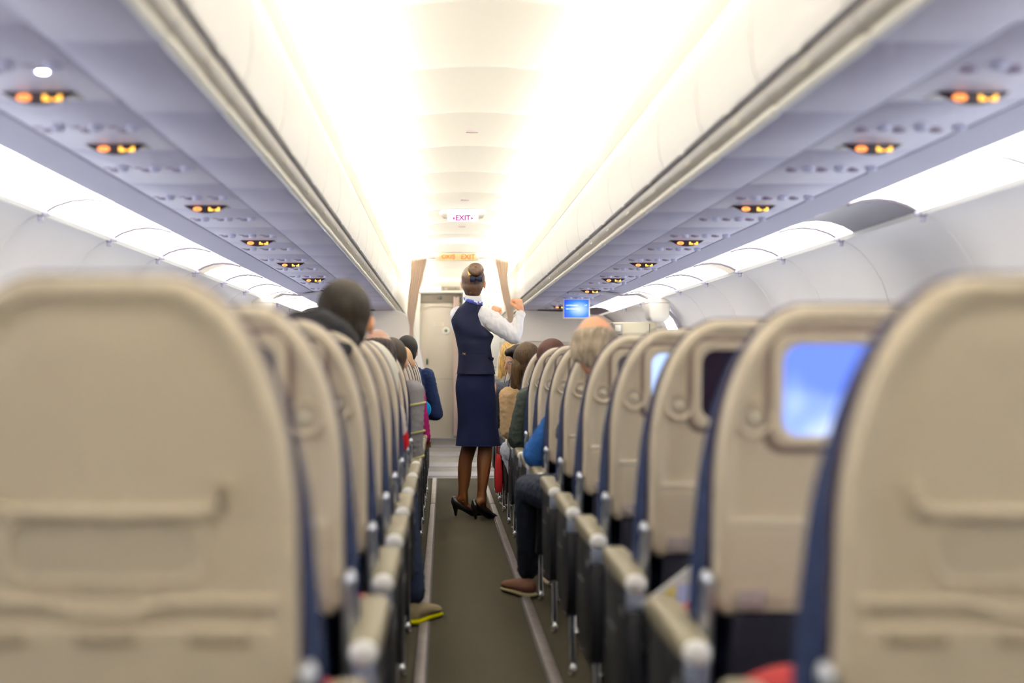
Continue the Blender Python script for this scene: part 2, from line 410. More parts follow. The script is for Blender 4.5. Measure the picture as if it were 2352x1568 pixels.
for s in (-1, 1):
    protos = {}
    for k in range(0, 17):
        g = 3.13+0.8*k; sign = (k == 0) or (k > 0 and k % 2 == 1)
        lit = 2 if (s == -1 and k == 0) else None
        lab = 'service panel%s above the %s seats, %s from the camera%s' % (' with amber sign' if sign else ' of lamps and vents', SIDE[s], ORD[k], ', one lamp lit' if lit else '')
        key = (sign, lit)
        if key not in protos:
            t = thing('service_panel', lab, 'service panel', (0, g, 0), 'service panels on the %s' % SIDE[s])
            psu_parts(s, t, sign, lit); protos[key] = t
        else:
            o = copy_tree(protos[key]); o.location = (0, g, 0); o['label'] = lab
# dark seams either side of the service panels
for s, n in ((-1, 9), (1, 11)):
    for q, x in ((0, 0.9465), (1, 1.2895)):
        struct(MB().box((s*x, 7.5, 1.738), (0.012, 18.0, 0.012)).build('trim_%d' % (n+q), M('seam_dark', (0.10, 0.085, 0.13), 0.7)), 'dark seam under the %s bins' % SIDE[s])

# ------------------------------------------------------------------ glowing cove panels between bins and side wall
def cove(s, a, b, mat, name, inset=0.0):
    pts = [(1.432, 1.707), (1.48, 1.722), (1.54, 1.728), (1.60, 1.722), (1.66, 1.703), (1.71, 1.674)]
    mb = MB()
    mb.rings([[(s*x, y, z+dz) for x, z in pts] for y, dz in ((a+0.004, 0.02), (a+0.012, 0.0), (b-0.012, 0), (b-0.004, 0.02))], cap=False, close=False)
    return mb
mb = MB()
for s in (-1, 1): mb.strip([(s*1.40, 1.76), (s*1.56, 1.775), (s*1.73, 1.70)], Y0, Y1)
struct(mb.build('trim_13', M('cove_backing', (0.35, 0.30, 0.42), 0.7)), 'backing of the side light coves')
for s in (-1, 1):
    for k in range(3 if s > 0 else 4, 15):
        a, b = nodes[k+4], nodes[k+5]
        dark = (s == 1 and k == 6)
        if dark: b = 6.45
        lo, hi = a, b
        segs = [(a, b, lamp_m)]
        if k == 9: segs = [(a, a+0.30, M('shaded_or_unlit', (0.74, 0.66, 0.54), 0.5, emit=(1, .85, .65), es=0.25)), (a+0.30, b, lamp_m)]  # half-dark patch: shade put in as a dim beige piece
        if dark: segs = [(a, b, M('unlit_panel', (0.20, 0.18, 0.21), 0.5)), (b, nodes[k+5], lamp_m)]
        t = thing('light_panel', ('unlit grey side panel between bin and wall on the right' if dark else 'glowing white light panel above the %s sidewall, %s from the camera' % (SIDE[s], ORD[k-(3 if s > 0 else 4)])), 'light panel', (0, a, 0), 'side light panels on the %s' % SIDE[s])
        for (c, d, mt) in segs:
            m2 = cove(s, c-a, d-a, mt, '')
            m2.build('diffuser' if mt is lamp_m else 'shaded_or_unlit', mt, t, smooth=True)
        dv = MB(); pts = [(1.430, 1.706), (1.48, 1.7205), (1.54, 1.7265), (1.60, 1.7205), (1.66, 1.7015), (1.712, 1.672)]
        dv.rings([[(s*x, y, z-dz) for x, z in pts] for y, dz in ((-0.012, 0.0), (-0.009, 0.009), (0.009, 0.009), (0.012, 0.0))], cap=False, close=False)
        dv.build('divider', M('divider_mauve', (0.16, 0.135, 0.18), 0.7), t)
        cl = MB().box((s*1.712, 0, 1.668), (0.05, 0.035, 0.018)).box((s*1.722, 0, 1.650), (0.02, 0.018, 0.03))
        cl.build('clip', M('clip_mauve', (0.35, 0.33, 0.42), 0.5), t, bevel=0.004)
# bright strip along the outer edge
for s, n in ((-1, 14), (1, 15)):
    mb = MB().prism([(s*1.703, 1.676), (s*1.716, 1.660), (s*1.726, 1.664), (s*1.713, 1.680)], Y0, 12.35)
    struct(mb.build('trim_%d' % n, trimw_m), 'white edge strip under the %s light panels' % SIDE[s])

# arches where the door zone begins
for s, n in ((-1, 16), (1, 17)):
    ap = [(0.95, 1.724), (1.25, 1.722), (1.42, 1.702), (1.56, 1.712), (1.70, 1.660), (1.80, 1.59), (1.88, 1.50), (1.93, 1.40), (1.95, 1.2)]
    mb = MB(); R = []
    for (y, d) in ((12.40, 0.0), (12.42, -0.014), (12.52, -0.014), (12.58, 0.0)):
        R.append([(s*(x+d*0.6), y, z+d) for x, z in ap])
    mb.rings(R, cap=False, close=False)
    struct(mb.build('trim_%d' % n, M('arch_grey', (0.52, 0.49, 0.52), 0.5), smooth=True), 'curved lining arch at the exit, %s side' % SIDE[s])

# exit zone: daylight strip of the exit door window, boxes, cabinet with handset
for s in (-1, 1):
    mb = MB(); pp = [(1.775, 1.630), (1.815, 1.592), (1.86, 1.535), (1.90, 1.47), (1.925, 1.40)]
    mb.rings([[(s*(x-0.012), y, z-0.004) for x, z in pp] for y in (12.62, 13.05)], cap=False, close=False)
    wz = struct(mb.build('window_%d' % (50 if s < 0 else 51), day_m), 'bright daylit window of the %s exit' % SIDE[s])
    t = thing('housing_box', 'cream tapered box fixed high on the %s wall beside the bright exit window' % SIDE[s], 'box', (s*1.70, 12.30, 1.46), None)
    c = MB(); R = []
    for (z, hx, hy) in ((0.0, 0.055, 0.10), (0.01, 0.072, 0.118), (0.04, 0.088, 0.13), (0.155, 0.092, 0.135)):
        R.append([(x, y, z) for x, y in rrect(hx, hy, 0.02, 3)])
    c.rings(R).build('body', M('box_cream', (0.70, 0.64, 0.55), 0.45), t, smooth=True, angle=60)
    l = MB(); l.rings([[(x, y, z) for x, y in rrect(0.092, 0.135, 0.02, 3)] for z in (0.158, 0.195)])
    l.build('lid', M('box_cream', (0, 0, 0)), t, smooth=True)
t = thing('stowage_cabinet', 'olive-beige cabinet with a wall handset by the right-hand exit', 'cabinet', (1.655, 13.55, 0))
MB().box((0, 0, 0.745), (0.42, 0.30, 1.49)).build('body', M('cabinet_olive', (0.36, 0.31, 0.20), 0.5), t, bevel=0.012)
h = MB().box((-0.165, -0.165, 1.425), (0.095, 0.05, 0.11)).build('handset_cradle', M('cradle', (0.20, 0.17, 0.13), 0.4), t, bevel=0.012)
MB().box((-0.165, -0.193, 1.43), (0.055, 0.02, 0.06)).build('keypad', M('keypad', (0.42, 0.38, 0.3), 0.4), h, bevel=0.006)
MB().box((-0.165, -0.160, 1.31), (0.075, 0.03, 0.10)).build('lower_cradle', M('cradle2', (0.45, 0.40, 0.30), 0.4), t, bevel=0.008)
MB().box((0.14, -0.152, 1.0), (0.008, 0.006, 0.95)).build('seam', M('seam_brown', (0.10, 0.08, 0.06), 0.6), t)

# ------------------------------------------------------------------ bulkheads
def bulkhead(s, off, label):
    edge = [(0.74, 1.722), (0.684, 1.715), (0.635, 1.697), (0.59, 1.669), (0.558, 1.63), (0.528, 1.579), (0.50, 1.51), (0.477, 1.443), (0.44, 1.32), (0.407, 1.196), (0.385, 1.08), (0.37, 0.9), (0.365, 0.5), (0.365, 0.0)]
    edge = [(x+(off if z < 1.70 else off*0.3), z) for x, z in edge]
    poly = [(s*1.93, 1.45), (s*1.86, 1.56), (s*1.70, 1.66), (s*1.40, 1.70)]+[(s*x, z) for x, z in edge]+[(s*1.78, 0.0), (s*1.93, 0.6)]
    t = thing('bulkhead', label, 'partition', (0, 16.45, 0))
    MB().prism(poly, -0.015, 0.015).build('panel', bulk_m, t)
    R = []
    for k, (x, z) in enumerate(edge):
        a = edge[max(0, k-1)]; b = edge[min(len(edge)-1, k+1)]
        tx, tz = b[0]-a[0], b[1]-a[1]; l = math.hypot(tx, tz); nx, nz = -tz/l, tx/l
        if nx > 0: nx, nz = -nx, -nz
        R.append([(s*(x+nx*w_), y, z+nz*w_) for (w_, y) in ((-0.022, -0.02), (0.004, -0.024), (0.010, 0.0), (0.004, 0.024), (-0.022, 0.02))])
    MB().rings(R).build('edge_trim', trimw_m, t, smooth=True)
    fr = rrect(0.13, 0.055, 0.03, 5, s*0.90+0.0, 1.31); n = len(fr)
    mb = MB(); mb.rings([[(x, -0.017, z) for x, z in fr], [(x, -0.024, z) for x, z in rrect(0.125, 0.05, 0.028, 5, s*0.90, 1.31)], [(x, -0.017, z) for x, z in rrect(0.118, 0.043, 0.025, 5, s*0.90, 1.31)]], cap=False)
    mb.build('pocket_frame', M('pocket_dark', (0.16, 0.12, 0.10), 0.5), t, smooth=True)
    MB().box((s*1.15, -0.018, 1.19), (1.30, 0.010, 0.34)).build('lower_board', M('lower_board', (0.58, 0.54, 0.46), 0.55), t, bevel=0.01)
    return t
bulkhead(-1, 0.0, 'cream partition wall with curved white edge, left of the aisle')
bulkhead(1, 0.09, 'cream partition wall with curved white edge, right of the aisle')

# curtain header with the exit sign, and two tied curtains
t = thing('curtain_header', 'cream header rail across the aisle with yellow exit board', 'sign', (0, 16.0, 0))
hp = [(-0.70, 2.278), (-0.62, 2.292), (-0.43, 2.296), (0.55, 2.296), (0.66, 2.288), (0.73, 2.268), (0.73, 2.280), (0.66, 2.300), (0.55, 2.306), (-0.62, 2.305), (-0.70, 2.290)]
MB().prism([(-0.70, 2.272), (-0.60, 2.29), (0.62, 2.29), (0.72, 2.272), (0.72, 2.285), (0.45, 2.335), (-0.40, 2.335), (-0.70, 2.285)], -0.012, 0.012).build('rail_panel', M('header_cream', (0.78, 0.74, 0.64), 0.5), t)
MB().box((0.0, -0.016, 2.288), (1.24, 0.01, 0.006)).build('rail', M('rail_brown', (0.30, 0.26, 0.22), 0.5), t)  # thin rail, darker brown than the header panel
b = MB().prism([(-0.245, 2.292), (-0.225, 2.258), (0.235, 2.258), (0.262, 2.292), (0.262, 2.345), (-0.245, 2.345)], -0.045, -0.013).build('sign_board', M('board_cream', (0.80, 0.76, 0.64), 0.4), t, bevel=0.003)
MB().box((0.012, -0.047, 2.301), (0.41, 0.004, 0.072)).build('sign_face', M('sign_yellow', (0.80, 0.70, 0.36), 0.5), t)
txt_o = M('orange_print', (0.85, 0.13, 0.01), 0.5, emit=(0.9, 0.12, 0.01), es=0.25)
text('ÇIKIŞ', 0.062, txt_o, t, (-0.092, -0.0495, 2.303), bold=0.0012)
text('EXIT', 0.078, txt_o, t, (0.128, -0.0495, 2.301), bold=0.0012)
for s in (-1, 1):
    MB().box((s*0.69, -0.01, 2.272), (0.05, 0.03, 0.02)).build('bracket', trimw_m, t, bevel=0.004)
def curtain(name, label, x0, x1, spec, ny, y, z_top, folds, mat, amp=0.042):
    t = thing(name, label, 'curtain', ((x0+x1)/2, y, 0))
    mb = MB(); N = folds*12; R = []
    for (z, a, b) in spec:
        row = []
        for i in range(N+1):
            u = i/N; ph = u*folds*2*PI
            x = a+(b-a)*u+0.004*math.sin(ph*2+z*3)
            row.append((x-(x0+x1)/2, -amp*abs(math.sin(ph/2+0.12*math.sin(z*6)))*(0.5+0.5*(b-a)/(x1-x0)), z))
        R.append(row)
    mb.rings(R, cap=False, close=False)
    o = mb.build('cloth', mat, t, smooth=True, angle=80)
    for k in range(folds):
        xx = x0+(x1-x0)*(k+.5)/folds-(x0+x1)/2
        if k % 2 == 0: MB().box((xx, -0.0, z_top+0.004), (0.012, 0.02, 0.014)).build('hook', trimw_m, t, bevel=0.002)
    return t
def lerp_spec(keys, n=26):
    out = []
    for k in range(n+1):
        z = keys[0][0]+(keys[-1][0]-keys[0][0])*k/n
        for a, b in zip(keys[:-1], keys[1:]):
            if b[0] <= z+1e-9:
                u = (a[0]-z)/(a[0]-b[0]); u = u*u*(3-2*u)
                out.append((z, a[1]+(b[1]-a[1])*u, a[2]+(b[2]-a[2])*u)); break
    return out
curtain('aisle_curtain', 'beige pleated curtain tied back on the left of the aisle', -0.515, -0.345,
        lerp_spec([(2.284, -0.515, -0.335), (2.10, -0.525, -0.37), (1.85, -0.545, -0.43), (1.65, -0.555, -0.465), (1.53, -0.525, -0.49), (1.1, -0.56, -0.47), (0.3, -0.60, -0.42)]), 0, 16.05, 2.284, 6, curt_m)
curtain('aisle_curtain', 'beige pleated curtain tied back on the right of the aisle', 0.435, 0.590,
        lerp_spec([(2.284, 0.43, 0.60), (2.05, 0.475, 0.575), (1.9, 0.51, 0.60), (1.7, 0.56, 0.64), (1.50, 0.60, 0.645), (1.1, 0.58, 0.66), (0.3, 0.56, 0.70)]), 0, 16.05, 2.284, 6, curt_m)

# lit exit sign hanging from the ceiling
t = thing('ceiling_exit_sign', 'small lit white exit sign hanging from the ceiling', 'exit sign', (0.01, 11.6, 2.25))
MB().prism([(-0.20, 0.075), (-0.16, 0.03), (0.16, 0.03), (0.20, 0.075), (0.17, 0.105), (-0.17, 0.105)], -0.02, 0.03).build('housing', M('sign_housing', (0.8, 0.77, 0.72), 0.4), t, bevel=0.006)
MB().box((0, -0.028, 0.05), (0.252, 0.014, 0.098)).build('lit_face', M('lit_face', (0.9, 0.9, 0.95), 0.4, emit=(0.90, 0.88, 1.0), es=0.8), t, bevel=0.004)
mag = M('magenta_print', (0.34, 0.0, 0.26), 0.5, emit=(0.45, 0.0, 0.35), es=0.08)
text('EXIT', 0.060, mag, t, (0.0, -0.0368, 0.028), bold=0.0015)
text('ÇIKIŞ', 0.03, M('faint_print', (0.40, 0.22, 0.45), 0.5), t, (0.0, -0.0368, 0.066))
for q in (-1, 1):
    MB().add([(q*0.068, -0.0370, 0.040), (q*0.068, -0.0370, 0.012), (q*0.084, -0.0370, 0.026)], [(0, 1, 2)]).build('arrow', mag, t)

# drop-down monitor on the right
t = thing('ceiling_monitor', 'drop-down screen glowing blue under the right-hand bins', 'monitor', (1.125, 13.6, 1.54))
MB().box((0, 0.015, 0.085), (0.258, 0.03, 0.198)).build('casing', M('casing_cream', (0.72, 0.68, 0.58), 0.4), t, bevel=0.008)
mm = bpy.data.materials.new('map_screen'); mm.use_nodes = True; nt = mm.node_tree; bs = nt.nodes['Principled BSDF']
tc = nt.nodes.new('ShaderNodeTexCoord'); mp = nt.nodes.new('ShaderNodeMapping'); mp.vector_type = 'POINT'
mp.inputs['Location'].default_value = (-0.02*6.5, 0, -0.08*8.5); mp.inputs['Scale'].default_value = (6.5, 0, 8.5)
gr = nt.nodes.new('ShaderNodeTexGradient'); gr.gradient_type = 'SPHERICAL'; rp = nt.nodes.new('ShaderNodeValToRGB')
rp.color_ramp.elements[0].color = (0.0, 0.06, 0.95, 1); rp.color_ramp.elements[1].color = (0.60, 0.78, 1.0, 1)
rp.color_ramp.elements.new(0.35).color = (0.03, 0.22, 1.0, 1)
nt.links.new(tc.outputs['Object'], mp.inputs['Vector']); nt.links.new(mp.outputs['Vector'], gr.inputs['Vector']); nt.links.new(gr.outputs['Color'], rp.inputs['Fac'])
nt.links.new(rp.outputs['Color'], bs.inputs['Emission Color']); bs.inputs['Emission Strength'].default_value = 0.85; bs.inputs['Base Color'].default_value = (0.02, 0.02, 0.05, 1)
dsp = MB().box((0, -0.0015, 0.086), (0.232, 0.003, 0.168)).build('display', mm, t)
wt = M('white_text', (1, 1, 1), 0.5, emit=(1, 1, 1), es=1.3)
text('Local Time at Istanbul', 0.0125, wt, dsp, (-0.100, -0.004, 0.118), align='LEFT')
text('11:21', 0.0125, wt, dsp, (0.075, -0.004, 0.118), align='LEFT')
text('Distance to Destination', 0.0115, wt, dsp, (-0.100, -0.004, 0.083), align='LEFT')
MB().box((0, 0.015, 0.186), (0.10, 0.02, 0.025)).build('hinge', M('casing_cream', (0, 0, 0)), t, bevel=0.004)

# ------------------------------------------------------------------ far end: door, lavatory header, galley
mb = MB().prism([(-1.95, 0), (1.95, 0), (1.95, 2.4), (-1.95, 2.4)], 21.06, 21.12)
mb.box((-0.80, 21.0, 1.1), (0.60, 0.12, 2.2)).box((0, 20.98, 2.31), (1.9, 0.16, 0.12))
struct(mb.build('wall_front', M('front_wall', (0.78, 0.76, 0.72), 0.5)), 'white end wall around the far door')
t = thing('door_header', 'grey-brown header panel with a dark round knob above the far door', 'panel', (0, 20.98, 2.08))
MB().box((-0.19, 0.04, 0.0), (0.60, 0.08, 0.135)).build('board', brown_m, t)
MB().ball((-0.20, -0.01, 0.005), (0.034, 0.02, 0.026)).build('knob', M('knob_dark', (0.03, 0.035, 0.03), 0.4), t, smooth=True)
t = thing('header_fixture', 'long narrow ceiling lamp and grey slot unit above the far door', 'lamp', (0, 20.93, 2.215))
MB().box((-0.345, 0, 0.003), (0.31, 0.05, 0.058)).build('lamp_tube', M('galley_tube', (1, 1, 1), 0.4, emit=(0.93, 1.0, 0.95), es=1.8), t, bevel=0.01)
MB().box((0.60, 0, -0.005), (0.40, 0.05, 0.05)).build('lamp_tube', M('galley_tube', (1, 1, 1)), t, bevel=0.01)
MB().box((0.0, 0.012, 0.0), (0.375, 0.05, 0.064)).build('slot_unit', M('slot_unit', (0.33, 0.29, 0.25), 0.5), t, bevel=0.003)
MB().box((0.005, -0.018, -0.004), (0.18, 0.008, 0.02)).box((0.03, -0.018, 0.008), (0.02, 0.008, 0.016)).build('slot', M('slot_dark', (0.05, 0.055, 0.045), 0.5), t)
MB().box((-0.142, -0.018, 0.0), (0.008, 0.008, 0.064)).build('divider', dark_m, t)
MB().box((0.12, -0.01, -0.045), (1.30, 0.12, 0.03)).build('shelf_edge', trimw_m, t, bevel=0.008)
# the far door
d = MB().box((-0.235, 21.02, 1.01), (0.52, 0.05, 2.0)).build('door_1', door_m, bevel=0.004)
struct(d, 'plain grey-beige door at the far end of the cabin')
mo = M('moulding', (0.66, 0.62, 0.56), 0.4)
MB().tube([(-0.475, 20.988, 0.04), (-0.475, 20.988, 1.885), (-0.34, 20.988, 1.965), (0.02, 20.988, 1.965)], 0.011, 8).build('moulding', mo, d)
MB().box((-0.24, 20.993, 0.89), (0.46, 0.004, 0.005)).build('seam', M('door_seam', (0.25, 0.22, 0.18), 0.5), d)
MB().box((-0.215, 20.992, 1.698), (0.155, 0.004, 0.050)).build('notice', M('notice_white', (0.74, 0.69, 0.60), 0.5), d)
text('Lavatory only', 0.022, M('notice_ink', (0.30, 0.26, 0.2), 0.5), d, (-0.215, 20.989, 1.708)).name = 'notice_text'
text('Crew only', 0.018, M('notice_ink', (0.30, 0.26, 0.2), 0.5), d, (-0.215, 20.989, 1.684)).name = 'notice_text'
disc = MB(); disc.rings([[(-0.108+r*math.cos(2*PI*i/28), y, 1.602+r*math.sin(2*PI*i/28)) for i in range(28)] for (r, y) in ((0.057, 20.995), (0.057, 20.986), (0.050, 20.980), (0.026, 20.981))])
disc.build('lock_disc', trimw_m, d, smooth=True)
disc = MB(); disc.rings([[(-0.108+r*math.cos(2*PI*i/20), y, 1.602+r*math.sin(2*PI*i/20)) for i in range(20)] for (r, y) in ((0.024, 20.985), (0.022, 20.975), (0.008, 20.974))])
disc.build('peephole', M('peephole', (0.04, 0.09, 0.06), 0.3), d, smooth=True)
MB().box((-0.385, 20.985, 1.147), (0.032, 0.02, 0.095)).build('handle', M('handle_dark', (0.01, 0.03, 0.02), 0.4), d, bevel=0.006)
struct(MB().box((-0.24, 20.96, 0.008), (0.60, 0.05, 0.02)).build('trim_18', M('threshold', (0.5, 0.55, 0.7), 0.2, 0.8)), 'bright metal threshold of the far door')
# jamb with perforated edge
struct(MB().box((-0.535, 20.97, 1.1), (0.085, 0.16, 2.15)).box((-0.492, 20.90, 2.05), (0.016, 0.02, 0.18)).build('trim_19', trimw_m, bevel=0.004), 'white jamb left of the far door')
# pinkish curtain beside the door
curtain('galley_curtain', 'narrow pale pink curtain beside the far door', 0.0, 0.085, [(z, 0.0, 0.085) for z in [2.09-0.075*k for k in range(28)]], 0, 20.9, 2.09, 3, M('pink_cloth', (0.62, 0.50, 0.47), 0.8), 0.015)
# galley unit
t = thing('galley_unit', 'white galley cupboard unit with green-fringed door seams', 'cupboard', (0.80, 20.55, 0))
MB().box((0, 0.1, 1.08), (1.32, 0.5, 2.14)).build('body', M('galley_white', (0.80, 0.80, 0.78), 0.4), t, bevel=0.01)
for k in range(4):
    x = -0.48+0.325*k
    for (z, h) in ((1.90, 0.42), (1.35, 0.58), (0.72, 0.60)):
        fr = MB(); a = rrect(0.145, h/2, 0.012, 3, x, z); b_ = rrect(0.137, h/2-0.008, 0.01, 3, x, z)
        fr.rings([[(p[0], -0.152, p[1]) for p in a], [(p[0], -0.158, p[1]) for p in a], [(p[0], -0.158, p[1]) for p in b_], [(p[0], -0.152, p[1]) for p in b_]], cap=False)
        dd = MB().box((x, -0.154, z), (0.27, 0.012, h-0.02)).build('door', M('galley_door', (0.80, 0.81, 0.80), 0.35), t, bevel=0.003)
        fr.build('door_edge', green_m, dd)
# business cabin seats just beyond the partitions are hidden; nothing to build there

# ------------------------------------------------------------------ passenger seats
def shell_outline(hw, zt, zb, rx, rz, n=14):
    pts = []
    for k in range(n+1):
        a = PI/2*k/n; ex = 1.0
        pts.append((hw-rx+rx*math.cos(a)**ex if k < n else hw-rx, zt-rz+rz*(math.sin(a)**ex)))
    left = [(-x, z) for x, z in reversed(pts)]
    m = 4
    bot = [(-hw+0.02, zb), (hw-0.02, zb)]
    side_r = [(hw, zb+0.02+(zt-rz-zb-0.02)*k/m) for k in range(m)]
    side_l = [(-hw, zb+0.02+(zt-rz-zb-0.02)*k/m) for k in range(m-1, -1, -1)]
    return side_r+pts+left+side_l+bot
def lean(z): return 0.11*(1.174-z)
def ins(o, d, zt, zb, hw):
    cz = (zt+zb)/2; hh = (zt-zb)/2
    return [(x*(1-d/hw), cz+(z-cz)*(1-d/hh)) for x, z in o]
HW, ZT, ZB = 0.226, 1.174, 0.632
OUT = shell_outline(HW, ZT, ZB, 0.152, 0.30)
def seat_meshes(s, kind):      # s=+1: seat right of the aisle (aisle edge at local -x)
    P = []
    sh = MB(); R = []
    for (d, y) in ((-0.002, 0.045), (-0.003, 0.020), (0.0, 0.006), (0.006, -0.002), (0.014, -0.004), (0.022, -0.001), (0.030, 0.004), (0.040, 0.006), (0.052, 0.004), (0.08, 0.003)):
        R.append([(x, y+lean(z), z) for x, z in ins(OUT, d, ZT, ZB, HW)])
    sh.rings(R, cap=False); n = len(OUT); sh.add([p for p in R[-1]], [tuple(range(n))])
    P.append(('back_shell', sh, shell_m, dict(smooth=True, angle=60), None))
    ed = MB(); R = []
    for (d, y) in ((-0.0045, 0.022), (-0.0075, 0.030), (-0.0075, 0.046), (-0.004, 0.056)):
        R.append([(x, y+lean(z), z) for x, z in ins(OUT, d, ZT, ZB, HW)])
    ed.rings(R, cap=False)
    P.append(('shell_edge', ed, pip_m, dict(smooth=True), None))
    # cushion, thicker and wider toward the seat
    cu = MB(); O2 = shell_outline(0.222, 1.168, 0.47, 0.150, 0.30); R = []
    def th(z): return 0.048+0.092*min(1, max(0, (1.15-z)/0.32))
    for (d, q) in ((0.006, 0.0), (-0.006, 0.3), (-0.010, 0.55), (0.0, 0.82), (0.03, 0.96), (0.07, 1.0)):
        R.append([(x*(1+0.085*max(0, min(1, (0.98-z)/0.28))), 0.050+lean(z)+th(z)*q, z) for x, z in ins(O2, d, 1.168, 0.47, 0.222)])
    cu.rings(R, cap=False); cu.add(R[-1], [tuple(range(len(O2)))])
    P.append(('back_cushion', cu, blue_m, dict(smooth=True, angle=60), None))
    hr = MB(); O3 = rrect(0.15, 0.085, 0.05, 5, 0, 1.055)
    hr.rings([[(x*q, y+lean(1.05), 1.055+(z-1.055)*q) for x, z in O3] for q, y in ((1, 0.12), (1, 0.145), (0.92, 0.158), (0.5, 0.162))])
    P.append(('headrest', hr, blue_m, dict(smooth=True), None))
    pan = MB(); O4 = rrect(0.225, 0.26, 0.05, 4, 0, 0.40)
    pan.rings([[(x*q, 0.40+(y-0.40)*q, z) for x, y in O4] for q, z in ((0.95, 0.30), (1, 0.33), (1.0, 0.43), (0.97, 0.455), (0.86, 0.468))])
    P.append(('seat_cushion', pan, blue_m, dict(smooth=True), None))
    # lower back: dark literature pocket and frame
    lp = MB().prism([(0.052, 0.64), (0.085, 0.64), (0.14, 0.33), (0.10, 0.33)], -0.195, 0.195, 'x')
    P.append(('seat_pocket', lp, M('pocket_black', (0.008, 0.008, 0.014), 0.8, spec=0.1), dict(bevel=0.006), None))
    fb = MB().tube([(-0.18, 0.13, 0.30), (0.18, 0.13, 0.30)], 0.018, 10).tube([(-0.18, 0.42, 0.29), (0.18, 0.42, 0.29)], 0.018, 10)
    fb.tube([(0.06, 0.060, 0.60), (-0.02, 0.060, 0.60), (-0.045, 0.065, 0.57), (-0.05, 0.075, 0.42)], 0.009, 8)
    P.append(('frame', fb, M('frame_steel', (0.35, 0.37, 0.45), 0.35, 0.6), dict(smooth=True), None))
    a = -s                      # toward the aisle
    for q in (-1, 1):
        pv = MB().tube([(q*0.236, 0.055, 0.70), (q*0.240, 0.060, 0.66), (q*0.238, 0.085, 0.58), (q*0.236, 0.12, 0.50), (q*0.232, 0.15, 0.40)], [0.008, 0.012, 0.013, 0.013, 0.012], 10)
        pv.ball((q*0.243, 0.055, 0.695), (0.010, 0.016, 0.018), 12, 8)
        P.append(('hinge_arm', pv, silver_m, dict(smooth=True), None))
    for q in (-1, 1):
        lg = MB().tube([(q*0.17, 0.16, 0.30), (q*0.175, 0.10, 0.12), (q*0.18, 0.06, 0.02)], 0.013, 10).tube([(q*0.17, 0.42, 0.29), (q*0.175, 0.46, 0.12), (q*0.18, 0.50, 0.02)], 0.013, 10)
        lg.tube([(q*0.18, 0.04, 0.018), (q*0.18, 0.52, 0.018)], 0.012, 8)
        lg.ball((q*0.18, 0.045, 0.022), (0.018, 0.03, 0.018)).ball((q*0.18, 0.51, 0.022), (0.018, 0.03, 0.018))
        P.append(('leg', lg, chrome_m, dict(smooth=True), None))
    # round hook/button on the aisle side
    if kind != 'near':
        xb = a*0.165; rg = MB()
        R = [[(xb+r*math.cos(2*PI*i/24), y+lean(.98), 0.98+r*math.sin(2*PI*i/24)) for i in range(24)] for r, y in ((0.033, 0.004), (0.030, -0.004), (0.026, -0.002), (0.022, 0.0045))]
        rg.rings(R, cap=False)
        P.append(('hook_ring', rg, shell_m, dict(smooth=True), None))
        rg = MB().rings([[(xb+r*math.cos(2*PI*i/20), y+lean(.98), 0.98+r*math.sin(2*PI*i/20)) for i in range(20)] for r, y in ((0.022, 0.0028), (0.017, 0.0020))], cap=False)
        P.append(('hook_recess', rg, M('recess_shade', (0.36, 0.31, 0.27), 0.5), {}, None))  # shade inside the dimple put in as a darker shell tone
        P.append(('hook_button', MB().ball((xb, lean(.98)+0.001, 0.98), (0.010, 0.006, 0.010)), M('button_cream', (0.55, 0.52, 0.42), 0.25), dict(smooth=True), None))
        # screen
        gw, gz0, gz1 = 0.149, 0.918, 1.140
        g = MB(); c0 = (gz0+gz1)/2; hh = (gz1-gz0)/2
        R = [[(x, y+lean(z), z) for x, z in rrect(gw-d, hh-d, 0.035-d*.5, 6, 0, c0)] for d, y in ((0, 0.0035), (0.003, -0.0015), (0.012, -0.0015), (0.015, 0.003))]
        g.rings(R, cap=False)
        P.append(('screen_surround', g, groove_m, dict(smooth=True), None))
        b = MB(); R = [[(x, y+lean(z), z) for x, z in rrect(gw-d, hh-d, 0.03, 6, 0, c0)] for d, y in ((0.012, 0.002), (0.014, -0.006), (0.024, -0.008), (0.032, -0.004))]
        b.rings(R, cap=False); P.append(('screen_bezel', b, shell_m, dict(smooth=True), None))
        dm = {'map': 'SCREEN', 'off': M('screen_black', (0.012, 0.008, 0.015), 0.15), 'blue': M('screen_pale_blue', (0.1, 0.1, 0.2), 0.3, emit=(0.45, 0.62, 1.0), es=0.9), 'plain': M('screen_dim', (0.10, 0.09, 0.09), 0.2)}[kind]
        dz = 0.0
        ds = MB().add([(x*1, lean(z)-0.004+0.0, z) for x, z in rrect(gw-0.031, hh-0.031, 0.004, 2, 0, c0)], [tuple(range(12))])
        P.append(('display', ds, dm, {}, 'screen_bezel'))
        tt = MB(); R = [[(x, y+lean(z), z) for x, z in rrect(0.205-d, 0.066-d*.6, 0.012, 4, 0, 0.722)] for d, y in ((-0.004, 0.006), (0.0, -0.006), (0.006, -0.008), (0.02, -0.007))]
        tt.rings(R, cap=False); tt.add(R[-1], [tuple(range(len(R[-1])))])
        P.append(('tray_table', tt, shell_m, dict(smooth=True), None))
        rd = MB().tube([(-0.205, lean(.796)-0.001, 0.797), (0.205, lean(.796)-0.001, 0.797)], 0.0055, 8)
        P.append(('tray_ridge', rd, M('ridge_light', (0.66, 0.60, 0.49), 0.35), dict(smooth=True), None))
        la = MB().box((a*0.165, lean(.662)-0.008, 0.662), (0.05, 0.008, 0.034))
        P.append(('tray_latch', la, M('latch_mauve', (0.26, 0.22, 0.22), 0.5), dict(bevel=0.003), None))
